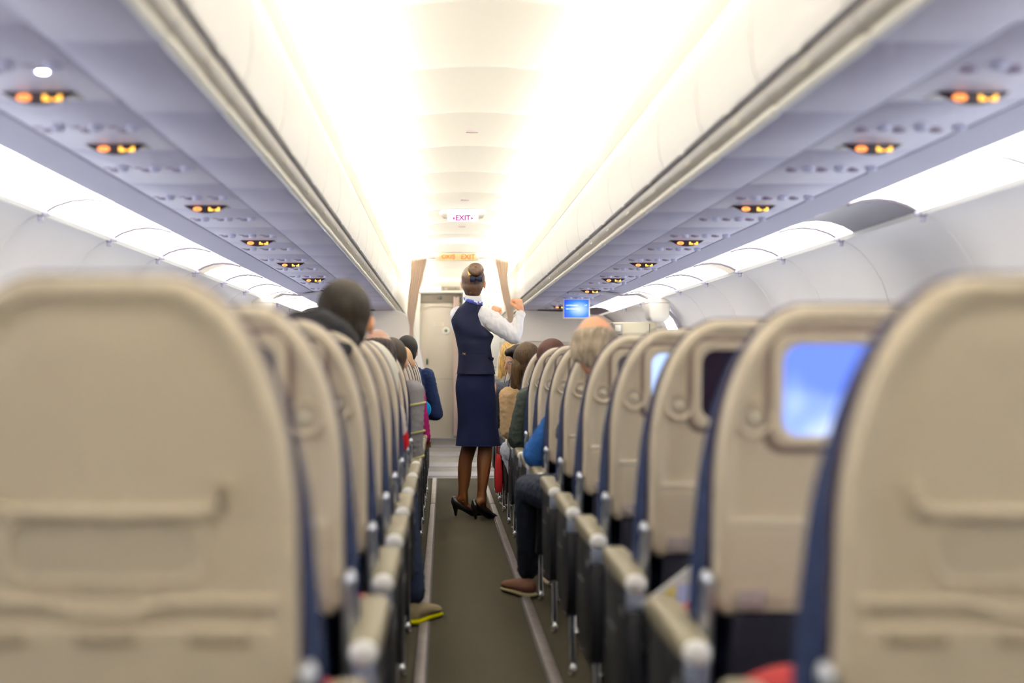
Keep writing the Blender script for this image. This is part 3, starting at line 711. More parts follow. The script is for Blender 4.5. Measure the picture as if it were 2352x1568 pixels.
        if kind == 'map':
            P.append(('coat_hook', MB().ball((0.01*s, lean(.865)-0.004, 0.868), (0.035, 0.012, 0.028)), shell_m, dict(smooth=True), None))
            P.append(('hook_slot', MB().ball((-0.052*a, lean(.865)-0.014, 0.865), (0.014, 0.008, 0.014)), blackp_m, dict(smooth=True), None))
            P.append(('red_tag', MB().prism([(-0.050*a, 0.868), (-0.072*a, 0.884), (-0.078*a, 0.856)], lean(.86)-0.022, lean(.86)-0.012), M('red_tag', (0.9, 0.06, 0.02), 0.4), dict(bevel=0.002), None))
    else:
        # nearest seats: wide moulded recess, shelf ridge, tray with finger dip
        def seamtube(pts, r): return MB().tube([(x, lean(z)-0.001, z) for x, z in pts], r, 10)
        w_ = 0.15
        rg = seamtube([(-0.145, 0.93), (-0.14, 0.905), (-0.12, 0.896), (0, 0.894), (0.12, 0.896), (0.14, 0.905), (0.145, 0.93)], 0.008)
        P.append(('moulded_ridge', rg, shell_m, dict(smooth=True), None))
        rc = MB(); R = [[(x, y+lean(z), z) for x, z in rrect(0.115-d, 0.036-d, 0.03-d*.5, 6, 0, 0.850)] for d, y in ((-0.010, 0.005), (-0.003, -0.003), (0.003, 0.002), (0.008, 0.006))]
        rc.rings(R, cap=False); P.append(('recess_rim', rc, shell_m, dict(smooth=True), None))
        rc = MB().add([(x, lean(z)+0.0015, z) for x, z in rrect(0.110, 0.031, 0.026, 6, 0, 0.850)], [tuple(range(28))])
        P.append(('recess', rc, M('recess_beige', (0.50, 0.44, 0.34), 0.5), {}, None))
        tp = [(-0.215, 0.786), (-0.075, 0.786), (-0.055, 0.780), (-0.035, 0.772), (0.035, 0.772), (0.055, 0.780), (0.075, 0.786), (0.215, 0.786)]
        P.append(('tray_ridge', seamtube(tp, 0.006), shell_m, dict(smooth=True), None))
        tt = MB(); R = [[(x, y+lean(z), z) for x, z in rrect(0.205-d, 0.056-d*.6, 0.012, 4, 0, 0.700)] for d, y in ((-0.004, 0.006), (0.0, -0.003), (0.006, -0.005), (0.02, -0.004))]
        tt.rings(R, cap=False); tt.add(R[-1], [tuple(range(len(R[-1])))])
        P.append(('tray_table', tt, shell_m, dict(smooth=True), None))
        for q in (-1, 0, 1):
            P.append(('finger_slot', MB().box((q*0.135, lean(.745)-0.004, 0.742), (0.075, 0.008, 0.016)), M('slot_brown', (0.30, 0.25, 0.18), 0.6), dict(bevel=0.004), None))
    return P
def arm_meshes(s):
    a = -s; x = a*0.268; P = []
    c = MB(); R = []
    for (y, w_, zt, zb) in ((0.012, 0.024, 0.590, 0.560), (0.05, 0.029, 0.603, 0.558), (0.25, 0.031, 0.612, 0.560), (0.40, 0.031, 0.612, 0.562), (0.445, 0.027, 0.606, 0.568), (0.46, 0.018, 0.596, 0.576)):
        R.append([(x+px, y, (zt+zb)/2+pz) for px, pz in rrect(w_, (zt-zb)/2, min(0.014, (zt-zb)/2-.001), 4)])
    c.rings(R); P.append(('armrest', c, cap_m, dict(smooth=True, angle=50), None))
    tp = MB().ball((x, 0.006, 0.575), (0.026, 0.018, 0.024), 16, 10)
    P.append(('armrest_tip', tp, tip_m, dict(smooth=True), None))
    tp = MB().box((x, 0.015, 0.535), (0.040, 0.03, 0.05))
    P.append(('armrest_bracket', tp, M('bracket_blue_grey', (0.30, 0.34, 0.46), 0.35, 0.4), dict(bevel=0.008), None))
    pn = MB().prism([(0.03, 0.56), (0.0, 0.50), (0.01, 0.30), (0.05, 0.22), (0.40, 0.22), (0.47, 0.32), (0.47, 0.50), (0.44, 0.565)], x-0.019, x+0.019, 'x')
    P.append(('side_panel', pn, blackp_m, dict(bevel=0.008), None))
    bt = MB().box((x+a*0.021, 0.09, 0.50), (0.004, 0.05, 0.02))
    P.append(('recline_button', bt, M('button_grey', (0.10, 0.10, 0.11), 0.4), dict(bevel=0.001), None))
    P.append(('panel_groove', MB().box((x+a*0.020, 0.30, 0.43), (0.003, 0.16, 0.006)), M('button_grey', (0, 0, 0)), {}, None))
    rail = MB().tube([(x, 0.06, 0.24), (x+a*0.0, 0.03, 0.12), (x, 0.02, 0.055)], [0.011, 0.009, 0.012], 10).ball((x, 0.02, 0.045), (0.015, 0.022, 0.026))
    P.append(('end_foot', rail, chrome_m, dict(smooth=True), None))
    return P
sm = bpy.data.materials.new('map_seat_screen'); sm.use_nodes = True; nt = sm.node_tree; bs = nt.nodes['Principled BSDF']
tc = nt.nodes.new('ShaderNodeTexCoord'); nz = nt.nodes.new('ShaderNodeTexNoise'); nz.inputs['Scale'].default_value = 9; nz.inputs['Detail'].default_value = 2
sx = nt.nodes.new('ShaderNodeSeparateXYZ'); ad = nt.nodes.new('ShaderNodeMath'); ad.operation = 'MULTIPLY_ADD'; ad.inputs[1].default_value = -3.4; ad.inputs[2].default_value = 3.75
ad2 = nt.nodes.new('ShaderNodeMath'); ad2.operation = 'ADD'; rp = nt.nodes.new('ShaderNodeValToRGB')
rp.color_ramp.elements[0].position = 0.62; rp.color_ramp.elements[1].position = 1.05 if False else 1.0
rp.color_ramp.elements[0].color = (0.10, 0.20, 0.80, 1); rp.color_ramp.elements[1].color = (0.55, 0.66, 0.98, 1); rp.color_ramp.elements.new(0.8).color = (0.25, 0.38, 0.88, 1)
nt.links.new(tc.outputs['Object'], nz.inputs['Vector']); nt.links.new(tc.outputs['Object'], sx.inputs[0]); nt.links.new(sx.outputs['Z'], ad.inputs[0])
nt.links.new(ad.outputs[0], ad2.inputs[0]); nt.links.new(nz.outputs['Fac'], ad2.inputs[1]); nt.links.new(ad2.outputs[0], rp.inputs['Fac'])
nt.links.new(rp.outputs['Color'], bs.inputs['Emission Color']); bs.inputs['Emission Strength'].default_value = 1.0; bs.inputs['Base Color'].default_value = (0.02, 0.02, 0.06, 1)

def make_seat(s, kind, arm):
    t = thing('passenger_seat', 'x', 'seat', (0, 0, 0))
    made = {}
    for nm, mbx, mt, kw, par in seat_meshes(s, kind)+(arm_meshes(s) if arm else []):
        made[nm] = mbx.build(nm, sm if mt == 'SCREEN' else mt, made.get(par, t) if par else t, **kw)
    return t
seat_protos = {}
ROW = [1.67+0.78*n for n in range(14)]
def put_seat(s, n, col):
    kind = 'plain'
    if col == 0:
        if n == 0: kind = 'near'
        elif s == 1 and n == 1: kind = 'map'
        elif s == 1 and n == 2: kind = 'off'
        elif s == 1 and n == 3: kind = 'blue'
    key = (s, kind, col == 0)
    x = s*(0.556+0.465*col)
    pos = ['aisle', 'middle', 'window'][col]
    det = {'near': 'beige %s seat without a screen, nearest the camera on the %s', 'map': 'beige %s seat with a glowing blue screen, second row on the %s',
           'off': 'beige %s seat with a black screen, third row on the %s', 'blue': 'beige %s seat with a small pale blue screen, fourth row on the %s'}
    lab = (det[kind] % (pos, SIDE[s])) if kind != 'plain' else 'beige-backed navy %s seat, %s row on the %s of the aisle' % (pos, ORD[n], SIDE[s])
    if key not in seat_protos:
        o = make_seat(s, kind, col == 0); seat_protos[key] = o
    else: o = copy_tree(seat_protos[key])
    o.location = (x, ROW[n], 0); o['label'] = lab; o['group'] = '%s seats on the %s' % (pos, SIDE[s])
    return o
SEATS = {}
for s in (-1, 1):
    for n in range(14):
        for col in ((0, 1, 2) if n > 0 else (0,)):
            SEATS[(s, n, col)] = put_seat(s, n, col)

# unseen rows flanking and behind the camera, added to block low light
for s in (-1, 1):
    for y in (0.11, -0.67, -1.45, -2.23):
        for col in (0, 1):
            o = copy_tree(SEATS[(s, 5, col)]); o.location = (s*(0.556+0.465*col), y, 0)
            o['label'] = 'beige-backed %s seat on the %s behind the camera, %s row back' % (['aisle', 'middle'][col], SIDE[s], ORD[int(round((0.11-y)/0.78))]); o['group'] = 'unseen seats added behind the camera'
# ------------------------------------------------------------------ people
def skin(name, c): return M('skin_'+name, c, 0.5, var=0.08, vscale=25)
def cloth(name, c, b=0.35): return M('cloth_'+name, c, 0.9, bump=b, bscale=60, spec=0.1)
def streak(m, sc=(1, 1, 0.13)):
    nt = m.node_tree
    if any(n.type == 'MAPPING' for n in nt.nodes): return m
    tc = [n for n in nt.nodes if n.type == 'TEX_COORD'][0]
    mp = nt.nodes.new('ShaderNodeMapping'); mp.inputs['Scale'].default_value = sc
    nt.links.new(tc.outputs['Object'], mp.inputs['Vector'])
    for n in nt.nodes:
        if n.type == 'TEX_NOISE': nt.links.new(mp.outputs['Vector'], n.inputs['Vector'])
    return m
def hairm(name, c): return streak(M('hair_'+name, tuple(q*(0.36 if sum(c) < 0.3 else 0.9) for q in c), 0.6, bump=0.5, bscale=220, var=0.7, vscale=110, spec=0.12))
def crumple(o, amp, sc, stretch=(1, 1, 1)):
    me = o.data; me.calc_loop_triangles() if False else None
    ns = [v.normal.copy() for v in me.vertices]
    for v, n in zip(me.vertices, ns):
        p = Vector((v.co.x*sc*stretch[0], v.co.y*sc*stretch[1], v.co.z*sc*stretch[2]))
        v.co += n*amp*(abs(noise.noise(p))*2-0.5+0.5*noise.noise(p*2.3))
    return o
def head_rot(yaw, pitch=0): return Matrix.Rotation(yaw, 3, 'Z') @ Matrix.Rotation(pitch, 3, 'X')
def add_head(mb, c, yaw=0, pitch=0, k=1.0):
    R = head_rot(yaw, pitch); c = Vector(c)
    def P(x, y, z): return c+R @ Vector((x*k, y*k, z*k))
    mb.ball(P(0, -0.012, 0.018), (0.072*k, 0.092*k, 0.092*k), 24, 16, R)       # skull
    mb.ball(P(0, 0.035, -0.035), (0.055*k, 0.055*k, 0.072*k), 20, 12, R)       # face and jaw
    mb.ball(P(0, 0.070, -0.088), (0.022*k, 0.018*k, 0.016*k), 12, 8, R)        # chin
    mb.chain([(*P(0, 0.088, 0.005), 0.009*k), (*P(0, 0.103, -0.030), 0.012*k)], 0.5)   # nose
    mb.ball(P(0, 0.086, -0.060), (0.022*k, 0.010*k, 0.008*k), 12, 8, R)        # mouth
    for q in (-1, 1):
        mb.ball(P(q*0.030, 0.074, 0.016), (0.020*k, 0.012*k, 0.008*k), 10, 8, R)   # brow
        E = R @ Matrix.Rotation(-q*0.35, 3, 'Z')
        mb.ball(P(q*0.077, -0.002, -0.016), (0.008*k, 0.019*k, 0.031*k), 14, 10, E)   # ear
        mb.ball(P(q*0.083, -0.010, -0.008), (0.007*k, 0.008*k, 0.022*k), 10, 8, E)
    return P, R
def eyes(P, R, parent, k, col=(0.10, 0.06, 0.03)):
    for q in (-1, 1):
        e = MB().ball(P(q*0.030, 0.0715, 0.002), 0.010*k, 10, 8).build('eye', M('eye_white', (0.8, 0.8, 0.78), 0.2), parent, smooth=True)
        MB().ball(P(q*0.030, 0.0785, 0.002), 0.0045*k, 8, 6).build('iris', M('iris_brown', col, 0.2), e, smooth=True)
def hand(mb, wrist, fwd, up, side, k=1.0, curl=0.6, r=0.0085):
    """palm plus five separate fingers; fwd: from wrist to knuckles, up: back of the hand, side: towards the thumb"""
    w_ = Vector(wrist); f = Vector(fwd).normalized(); u = Vector(up); u = (u-f*u.dot(f)).normalized(); sd = f.cross(u)
    if sd.dot(Vector(side)) < 0: sd = -sd
    mb.chain([(*w_, 0.024*k), (*(w_+f*0.03*k), 0.024*k)], 0.4)
    for q in (-0.028, -0.010, 0.010, 0.028):
        mb.chain([(*(w_+f*0.02*k+sd*q*0.6*k), 0.016*k), (*(w_+f*0.078*k+sd*q*k), 0.0135*k)], 0.4)
    for q, L in ((-0.031, 0.060), (-0.011, 0.074), (0.010, 0.078), (0.030, 0.070)):
        p = w_+f*0.082*k+sd*q*k; a = 0.0; pts = [(*p, r*1.05*k)]
        for j, fr in enumerate((0.45, 0.32, 0.23)):
            a += curl*(1.25 if j else 1.0)
            d = f*math.cos(a)-u*math.sin(a); p = p+d*L*fr*k; pts.append((*p, r*(1.0-0.1*j)*k))
        mb.chain(pts, 0.5, 10)
    p = w_+f*0.028*k+sd*0.024*k; pts = [(*p, 0.013*k)]
    p = p+(f*0.6+sd*0.62-u*0.35).normalized()*0.034*k; pts.append((*p, 0.0105*k))
    p = p+(f*0.75+sd*0.05-u*0.65*curl).normalized()*0.026*k; pts.append((*p, 0.0092*k))
    p = p+(f*0.6-sd*0.45*curl-u*0.5*curl).normalized()*0.022*k; pts.append((*p, 0.0085*k))
    mb.chain(pts, 0.5, 10)
def hair_cap(mb, P, R, k, style):
    if style in ('short', 'short_thick', 'long', 'pony'):
        e = 0.004 if style == 'short' else 0.010
        mb.ball(P(0, -0.022, 0.028), ((0.078+e)*k, (0.090+e)*k, (0.090+e)*k), 28, 18, R)
        mb.ball(P(0, -0.045, -0.030), ((0.066+e)*k, (0.062+e)*k, (0.060+e)*k), 20, 12, R)
        mb.ball(P(0, -0.050, -0.075), (0.050*k, 0.042*k, 0.035*k), 16, 10, R)
        mb.ball(P(0, 0.030, 0.075), ((0.062+e)*k, 0.050*k, 0.035*k), 18, 10, R)
        for q in (-1, 1): mb.ball(P(q*0.072, 0.004, 0.020), (0.010*k, 0.022*k, 0.030*k), 10, 8, R)
    if style == 'ring':       # bald crown, hair round the sides and nape
        for i in range(15):
            a = -PI/2+(i-7)*0.30
            mb.ball(P(0.073*math.cos(a), 0.080*math.sin(a)-0.010, -0.010+0.012*math.sin(i*1.3)), (0.020*k, 0.022*k, 0.042*k), 12, 8, R)
            mb.ball(P(0.066*math.cos(a), 0.074*math.sin(a)-0.012, 0.035), (0.018*k, 0.020*k, 0.040*k*(0.6+0.4*abs(math.sin(a)))), 12, 8, R)
        mb.ball(P(0, -0.070, -0.045), (0.055*k, 0.030*k, 0.040*k), 16, 10, R)
        mb.ball(P(0, -0.060, 0.012), (0.062*k, 0.042*k, 0.062*k), 18, 12, R)
    if style == 'long':
        for q in (-1, -0.5, 0, 0.5, 1):
            mb.chain([(*P(q*0.072, -0.045-0.02*(1-abs(q)), -0.02), 0.030*k), (*P(q*0.080, -0.050, -0.12), 0.028*k), (*P(q*0.085, -0.040, -0.24), 0.022*k), (*P(q*0.080, -0.03, -0.30), 0.012*k)], 0.4)
def person_seated(label, x, n, s, head, yaw=0, pitch=0, k=1.0, skin_c=(0.62, 0.36, 0.22), hair=('short', (0.02, 0.014, 0.010)), top=(0.1, 0.1, 0.1), legs=(0.03, 0.03, 0.05),
                  shoe=(0.05, 0.04, 0.04), sole=(0.3, 0.27, 0.2), elbow=None, hand_p=None, knee=None, foot=None, sleeve=1.0, name=None, rs=0.058, lower=None, lean_=0.5, shw=0.165, shz=None):
    yb = ROW[n]; a = -s             # a: x direction towards the aisle
    t = thing('person', label, 'person', (x, yb+0.3, 0), 'seated passengers')
    O = Vector((x, yb+0.3, 0)); key = 'p%d%s' % (n, SIDE[s])
    def L(p): v = Vector(p[:3])-O; return (v.x, v.y, v.z)+tuple(p[3:])
    hx, hy, ht = head; hc = Vector((hx, hy, ht-0.120*k))
    sk = skin(key, skin_c)
    body = MB(); P, R = add_head(body, L(hc), yaw, pitch, k)
    SZ = shz or min(1.0, ht-0.33)
    sh = Vector((x+(hx-x)*lean_, yb+0.20, SZ+0.01))
    body.chain([L((hc.x, hc.y-0.015, hc.z-0.05, 0.050)), L((sh.x+(hx-sh.x)*.6, sh.y, SZ+0.075, 0.052))], 0.4)
    pel = (x, yb+0.27, 0.53)
    body.chain([L((sh.x, sh.y, SZ+0.045, 0.07, 0.05, 0.05)), L((sh.x, sh.y, SZ-0.055, 0.14, 0.085, 0.09)), L((x, yb+0.24, 0.70, 0.125, 0.09, 0.09)), L((*pel, 0.14, 0.10, 0.09))], 0.5)
    el = {}; hd = {}; kn = {}; ft = {}
    for q in (-1, 1):
        ais = (q == a)
        el[q] = Vector(elbow) if (ais and elbow) else Vector((x+q*0.215, yb+0.27, 0.70))
        hd[q] = Vector(hand_p) if (ais and hand_p) else Vector((x+q*0.12, yb+0.50, 0.60))
        kn[q] = Vector(knee) if (ais and knee) else Vector((x+q*0.11, yb+0.60, 0.52))
        ft[q] = Vector(foot) if (ais and foot) else Vector((x+q*0.11, yb+0.62, 0.07))
        shp = Vector((sh.x+q*shw, sh.y, SZ))
        body.chain([L((*shp, 0.045)), L((*el[q], 0.034)), L((*hd[q], 0.024))], 0.5)
        f = (hd[q]-el[q]).normalized()
        hand(body, L(hd[q]), f, Vector((0, 0, 1)), Vector((-q, 0, 0)), 1.0, 0.35)
        body.chain([L((x+q*0.09, yb+0.28, 0.53, 0.075)), L((*kn[q], 0.052)), L((ft[q].x, ft[q].y, 0.11, 0.032)), L((ft[q].x, ft[q].y+0.10, 0.04, 0.026))], 0.5)
    b = body.build('body', sk, t, remesh=0.0075, sm=3)
    eyes(P, R, t, k)
    if hair:
        h = MB(); hair_cap(h, P, R, k, hair[0]); h.build('hair', hairm(key, hair[1]), t, remesh=0.007, sm=3)
    c = MB()
    c.chain([L((sh.x+(hx-sh.x)*.4, sh.y, SZ+0.08, 0.062, 0.058, 0.03)), L((sh.x, sh.y, SZ+0.015, 0.15, 0.075, 0.06)), L((sh.x, sh.y, SZ-0.055, 0.175, 0.105, 0.09)), L((x, yb+0.245, 0.72, 0.155, 0.115, 0.09)), L((*pel, 0.165, 0.125, 0.07))], 0.4)
    for q in (-1, 1):
        shp = Vector((sh.x+q*shw, sh.y, SZ-0.005))
        if sleeve >= 1.0: c.chain([L((*shp, 0.066)), L((*el[q], rs)), L((*(el[q].lerp(hd[q], 0.86)), 0.040))], 0.4)
        else: c.chain([L((*shp, 0.064)), L((*(shp.lerp(el[q], sleeve)), 0.062))], 0.4)
    crumple(c.build('top', cloth('top'+key, top), t, remesh=0.009, sm=4), 0.0045, 24, (1, 1, 1.6))
    if lower is not None:
        q = a; shp = Vector((sh.x+q*shw, sh.y, SZ-0.005)); m0 = shp.lerp(el[q], sleeve*0.82); m1 = shp.lerp(el[q], sleeve*1.04)
        MB().chain([L((*m0, 0.0655)), L((*m1, 0.066))], 0.3).build('sleeve_band', cloth('band'+key, lower), t, remesh=0.008, sm=2)
    c = MB()
    for q in (-1, 1):
        c.chain([L((x+q*0.085, yb+0.27, 0.54, 0.095)), L((*kn[q], 0.068)), L((ft[q].x, ft[q].y, 0.13, 0.052))], 0.4)
    crumple(c.build('trousers', cloth('legs'+key, legs), t, remesh=0.009, sm=4), 0.0045, 24, (1, 1, 1.6))
    for q in (-1, 1):
        fx, fy = ft[q].x, ft[q].y
        dx = a*0.6 if (q == a and foot) else 0.1*q
        d = Vector((dx, 1, 0)).normalized()
        sh_ = MB().chain([L((fx, fy-0.03, 0.052, 0.040)), L((fx+d.x*0.07, fy+d.y*0.07, 0.045, 0.040, 0.040, 0.034)), L((fx+d.x*0.16, fy+d.y*0.16, 0.036, 0.040, 0.040, 0.022))], 0.3)
        so = sh_.build('shoe', cloth('shoe'+key, shoe, 0.2), t, remesh=0.007, sm=2)
        MB().chain([L((fx, fy-0.03, 0.016, 0.043, 0.043, 0.015)), L((fx+d.x*0.07, fy+d.y*0.07, 0.016, 0.043, 0.043, 0.015)), L((fx+d.x*0.165, fy+d.y*0.165, 0.016, 0.041, 0.041, 0.014))], 0.8).build('sole', cloth('sole'+key, sole, 0.1), so, smooth=True)
    return t, L, P, R, a

def build_passengers():
    # left side
    person_seated('man with short dark hair rising above the seats on the left', -0.60, 3, -1, (-0.447, 4.27, 1.333), lean_=0.25, shw=0.14, elbow=(-0.41, 4.28, 0.70), hand_p=(-0.47, 4.5, 0.60), k=1.02, skin_c=(0.72, 0.33, 0.16), hair=('short', (0.022, 0.015, 0.008)), top=(0.10, 0.09, 0.07))
    person_seated('balding brown-skinned passenger just beyond the man with short dark hair, left side', -0.60, 6, -1, (-0.455, 6.60, 1.252), lean_=0.3, skin_c=(0.30, 0.17, 0.12), hair=('ring', (0.05, 0.035, 0.035)), top=(0.66, 0.58, 0.50),
                  elbow=(-0.42, 6.62, 0.68), hand_p=(-0.44, 6.85, 0.60))
    t, L, P, R, a = person_seated('passenger in grey jacket with yellow piping on the sleeve, left side', -0.50, 7, -1, (-0.418, 7.36, 1.222), hair=('short', (0.035, 0.022, 0.012)), top=(0.16, 0.155, 0.165),
                  elbow=(-0.312, 7.32, 0.57), hand_p=(-0.35, 7.56, 0.55), rs=0.060, shz=0.945, lean_=0.3)
    pm = M('piping_yellow', (0.42, 0.42, 0.16), 0.6)
    for (px, z, r) in ((-0.311, 0.875, 0.068), (-0.311, 0.73, 0.0655), (-0.312, 0.60, 0.0635)):
        mb = MB(); mb.tube([L((px+r*math.cos(2*PI*i/24), 7.325+r*math.sin(2*PI*i/24)*0.95, z+0.012*math.cos(2*PI*i/24)))[:3] for i in range(25)], 0.0055, 8)
        mb.build('piping', pm, t, smooth=True)
    person_seated('bald passenger with pale scalp and magenta sleeve, left side', -0.53, 10, -1, (-0.428, 9.70, 1.222), skin_c=(0.62, 0.38, 0.20), hair=None, top=(0.24, 0.010, 0.09),
                  elbow=(-0.292, 9.72, 0.60), hand_p=(-0.28, 9.93, 0.56), lean_=0.3)
    person_seated('passenger in white and blue shirt behind the navy-sleeved one, left side', -0.54, 11, -1, (-0.56, 10.45, 1.165), hair=('short', (0.03, 0.02, 0.01)), top=(0.62, 0.62, 0.60),
                  elbow=(-0.285, 10.50, 0.74), hand_p=(-0.36, 10.75, 0.66), lower=(0.0, 0.22, 0.55), sleeve=0.8)
    person_seated('black-haired passenger in navy sweater with elbow in the aisle, left side', -0.45, 13, -1, (-0.455, 12.03, 1.330), k=1.04, hair=('short_thick', (0.010, 0.008, 0.008)), top=(0.006, 0.012, 0.042),
                  elbow=(-0.215, 12.10, 0.675), hand_p=(-0.34, 12.38, 0.66), rs=0.066)
    person_seated('brown-skinned passenger in white sleeve with red band and yellow-soled shoe, left side', -0.53, 5, -1, (-0.555, 5.76, 1.150), skin_c=(0.30, 0.17, 0.12), lean_=0.0, shz=0.875, lower=(0.38, 0.008, 0.010), sleeve=0.42, hair=('short', (0.03, 0.02, 0.01)), top=(0.62, 0.56, 0.50), legs=(0.008, 0.013, 0.03),
                  knee=(-0.32, 6.05, 0.50), foot=(-0.275, 5.93, 0.07), shoe=(0.24, 0.20, 0.12), sole=(0.70, 0.68, 0.0), elbow=(-0.338, 5.86, 0.63), hand_p=(-0.38, 6.05, 0.60))
    # right side
    person_seated('older man with grey hair around a pink bald crown, right side', 0.62, 4, 1, (0.395, 5.12, 1.262), lean_=0.25, shw=0.14, elbow=(0.42, 5.08, 0.70), hand_p=(0.48, 5.3, 0.60), skin_c=(0.56, 0.27, 0.15), hair=('ring', (0.33, 0.27, 0.20)), top=(0.12, 0.12, 0.13))
    person_seated('passenger whose dark jeans and brown shoe reach into the aisle', 0.50, 5, 1, (0.57, 5.75, 1.14), hair=('short', (0.03, 0.02, 0.01)), top=(0.05, 0.05, 0.06), legs=(0.007, 0.010, 0.018),
                  knee=(0.235, 6.40, 0.520), foot=(0.245, 6.62, 0.07), shoe=(0.10, 0.05, 0.035), sole=(0.30, 0.26, 0.15), elbow=(0.46, 5.80, 0.70))
    person_seated('passenger in bright blue sleeve, right side', 0.50, 6, 1, (0.585, 6.55, 1.155), hair=('short', (0.03, 0.02, 0.01)), top=(0.012, 0.055, 0.20),
                  elbow=(0.285, 6.62, 0.665), hand_p=(0.34, 6.90, 0.62), rs=0.068)
    person_seated('passenger with reddish-brown hair and dark green jacket, right side', 0.51, 8, 1, (0.468, 8.12, 1.226), hair=('long', (0.075, 0.020, 0.010)), top=(0.020, 0.026, 0.022),
                  elbow=(0.282, 8.16, 0.66), hand_p=(0.34, 8.42, 0.60), rs=0.066, lean_=0.3)
    t, L, P, R, a = person_seated('woman with long brown hair in tan sweater, right side', 0.45, 9, 1, (0.375, 8.93, 1.218), hair=('long', (0.070, 0.036, 0.012)), top=(0.42, 0.29, 0.16), legs=(0.62, 0.64, 0.72),
                  elbow=(0.272, 8.92, 0.68), hand_p=(0.31, 9.20, 0.62), knee=(0.285, 9.27, 0.525), foot=(0.42, 9.20, 0.07), rs=0.068, lean_=0.3)
    h = MB(); h.chain([L((0.345, 8.90, 1.15, 0.045)), L((0.315, 8.86, 1.06, 0.036)), L((0.315, 8.855, 0.97, 0.026)), L((0.335, 8.86, 0.925, 0.014))], 0.35)
    h.build('hair_lock', hairm('lock', (0.085, 0.045, 0.012)), t, remesh=0.007, sm=2)
    person_seated('dark-haired passenger seen in profile leaning to the aisle, right side', 0.45, 11, 1, (0.395, 10.48, 1.232), yaw=1.9, pitch=-0.25, hair=('short', (0.022, 0.014, 0.009)), top=(0.10, 0.11, 0.14))
    person_seated('blonde passenger with long hair, right side', 0.45, 12, 1, (0.385, 11.26, 1.272), hair=('long', (0.62, 0.40, 0.15)), top=(0.28, 0.26, 0.24))
build_passengers()

# ------------------------------------------------------------------ the flight attendant
FY = 10.05; MP = FY/FPX
def X(px): return CX+(px-1018)*MP
def Z(py): return CZ+(842-py)*MP
def ring(z, x0, x1, yc, ry, n=36, p=2.3, tilt=0.0):
    xc = (x0+x1)/2; rx = (x1-x0)/2; out = []
    for i in range(n):
        a = 2*PI*i/n; c, s_ = math.cos(a), math.sin(a)
        ex = 2/p
        x = xc+rx*math.copysign(abs(c)**ex, c); y = yc+ry*math.copysign(abs(s_)**ex, s_)
        out.append((x, y, z+tilt*(y-yc)))
    return out
def resample(R, m=4):
    """Catmull-Rom between the rings"""
    out = []
    for k in range(len(R)-1):
        A, B, C, D = R[max(0, k-1)], R[k], R[k+1], R[min(len(R)-1, k+2)]
        for j in range(m):
            u = j/m
            out.append([tuple(0.5*((2*b)+(-a+c)*u+(2*a-5*b+4*c-d)*u*u+(-a+3*b-3*c+d)*u**3) for a, b, c, d in zip(pa, pb, pc, pd)) for pa, pb, pc, pd in zip(A, B, C, D)])
    out.append(R[-1]); return out
T = thing('person', 'flight attendant in navy waistcoat and skirt standing in the aisle, seen from behind', 'person', (0, FY, 0))
def Lc(p): return (p[0], p[1]-FY)+tuple(p[2:])
def Lr(R): return [[Lc(p) for p in r] for r in R]
sk_m = M('skin_attendant', (0.72, 0.36, 0.20), 0.5, var=0.06, vscale=30)
hc = Vector((X(1087.5), FY+0.015, Z(648)))
body = MB(); P, RR = add_head(body, Lc(hc), -0.12, 0.05, 1.02)
body.chain([Lc((X(1087), FY-0.005, Z(672), 0.050)), Lc((X(1085), FY+0.0, Z(700), 0.052))], 0.3)
body.chain([Lc((X(1083), FY+0.02, Z(715), 0.10, 0.055, 0.04)), Lc((X(1080), FY+0.02, Z(745), 0.125, 0.08, 0.07)), Lc((X(1090), FY+0.02, Z(800), 0.105, 0.08, 0.07)), Lc((X(1094), FY+0.02, Z(880), 0.125, 0.10, 0.08))], 0.4)
SR = Vector((X(1110), FY+0.0, Z(722))); ER = Vector((X(1180), FY-0.02, Z(772))); WR = Vector((X(1197), FY+0.02, Z(717)))
SL = Vector((X(1050), FY+0.03, Z(722))); EL = Vector((X(1084), FY+0.30, Z(768))); WL = Vector((X(1136), FY+0.40, Z(722)))
for (a_, b_, c_) in ((SR, ER, WR), (SL, EL, WL)):
    body.chain([Lc((*a_, 0.045)), Lc((*b_, 0.034)), Lc((*c_, 0.025))], 0.4)
hand(body, Lc(WR-Vector((0, 0, -0.004))), Vector((-0.22, 0.0, 0.97)), Vector((0.75, -0.6, 0.2)), Vector((-0.3, -0.9, 0.1)), 0.98, 1.15, 0.0105)
hand(body, Lc(WL), Vector((0.35, 0.1, 0.8)), Vector((-0.2, -0.9, 0.2)), Vector((0.8, 0, 0.3)), 0.85, 1.1)
# legs inside the stockings
legL = [(1000, 1063, 1098, 0.045, 0.10), (1025, 1061, 1096, 0.05, 0.105), (1045, 1056, 1091, 0.048, 0.108), (1065, 1053, 1085, 0.052, 0.11), (1090, 1052, 1083, 0.050, 0.11), (1115, 1053, 1079, 0.040, 0.11), (1135, 1053, 1074, 0.032, 0.11), (1150, 1053, 1076, 0.032, 0.115)]
legR = [(1000, 1099, 1133, 0.045, 0.0), (1025, 1098.5, 1131, 0.048, 0.0), (1045, 1096, 1130, 0.048, -0.01), (1065, 1095, 1128, 0.052, -0.02), (1090, 1096, 1124, 0.050, -0.03), (1115, 1096, 1119, 0.040, -0.05), (1135, 1096.5, 1115, 0.032, -0.06), (1152, 1096, 1116, 0.032, -0.06)]
for leg in (legL, legR):
    pts = [Lc((X((a_+b_)/2), FY+dy, Z(y_), min(r, (b_-a_)/2*MP)*0.93)) for (y_, a_, b_, r, dy) in leg]
    pts = [Lc((X(1094)+(-0.06 if leg is legL else 0.06), FY+0.03, Z(890), 0.085))]+pts
    body.chain(pts, 0.35)
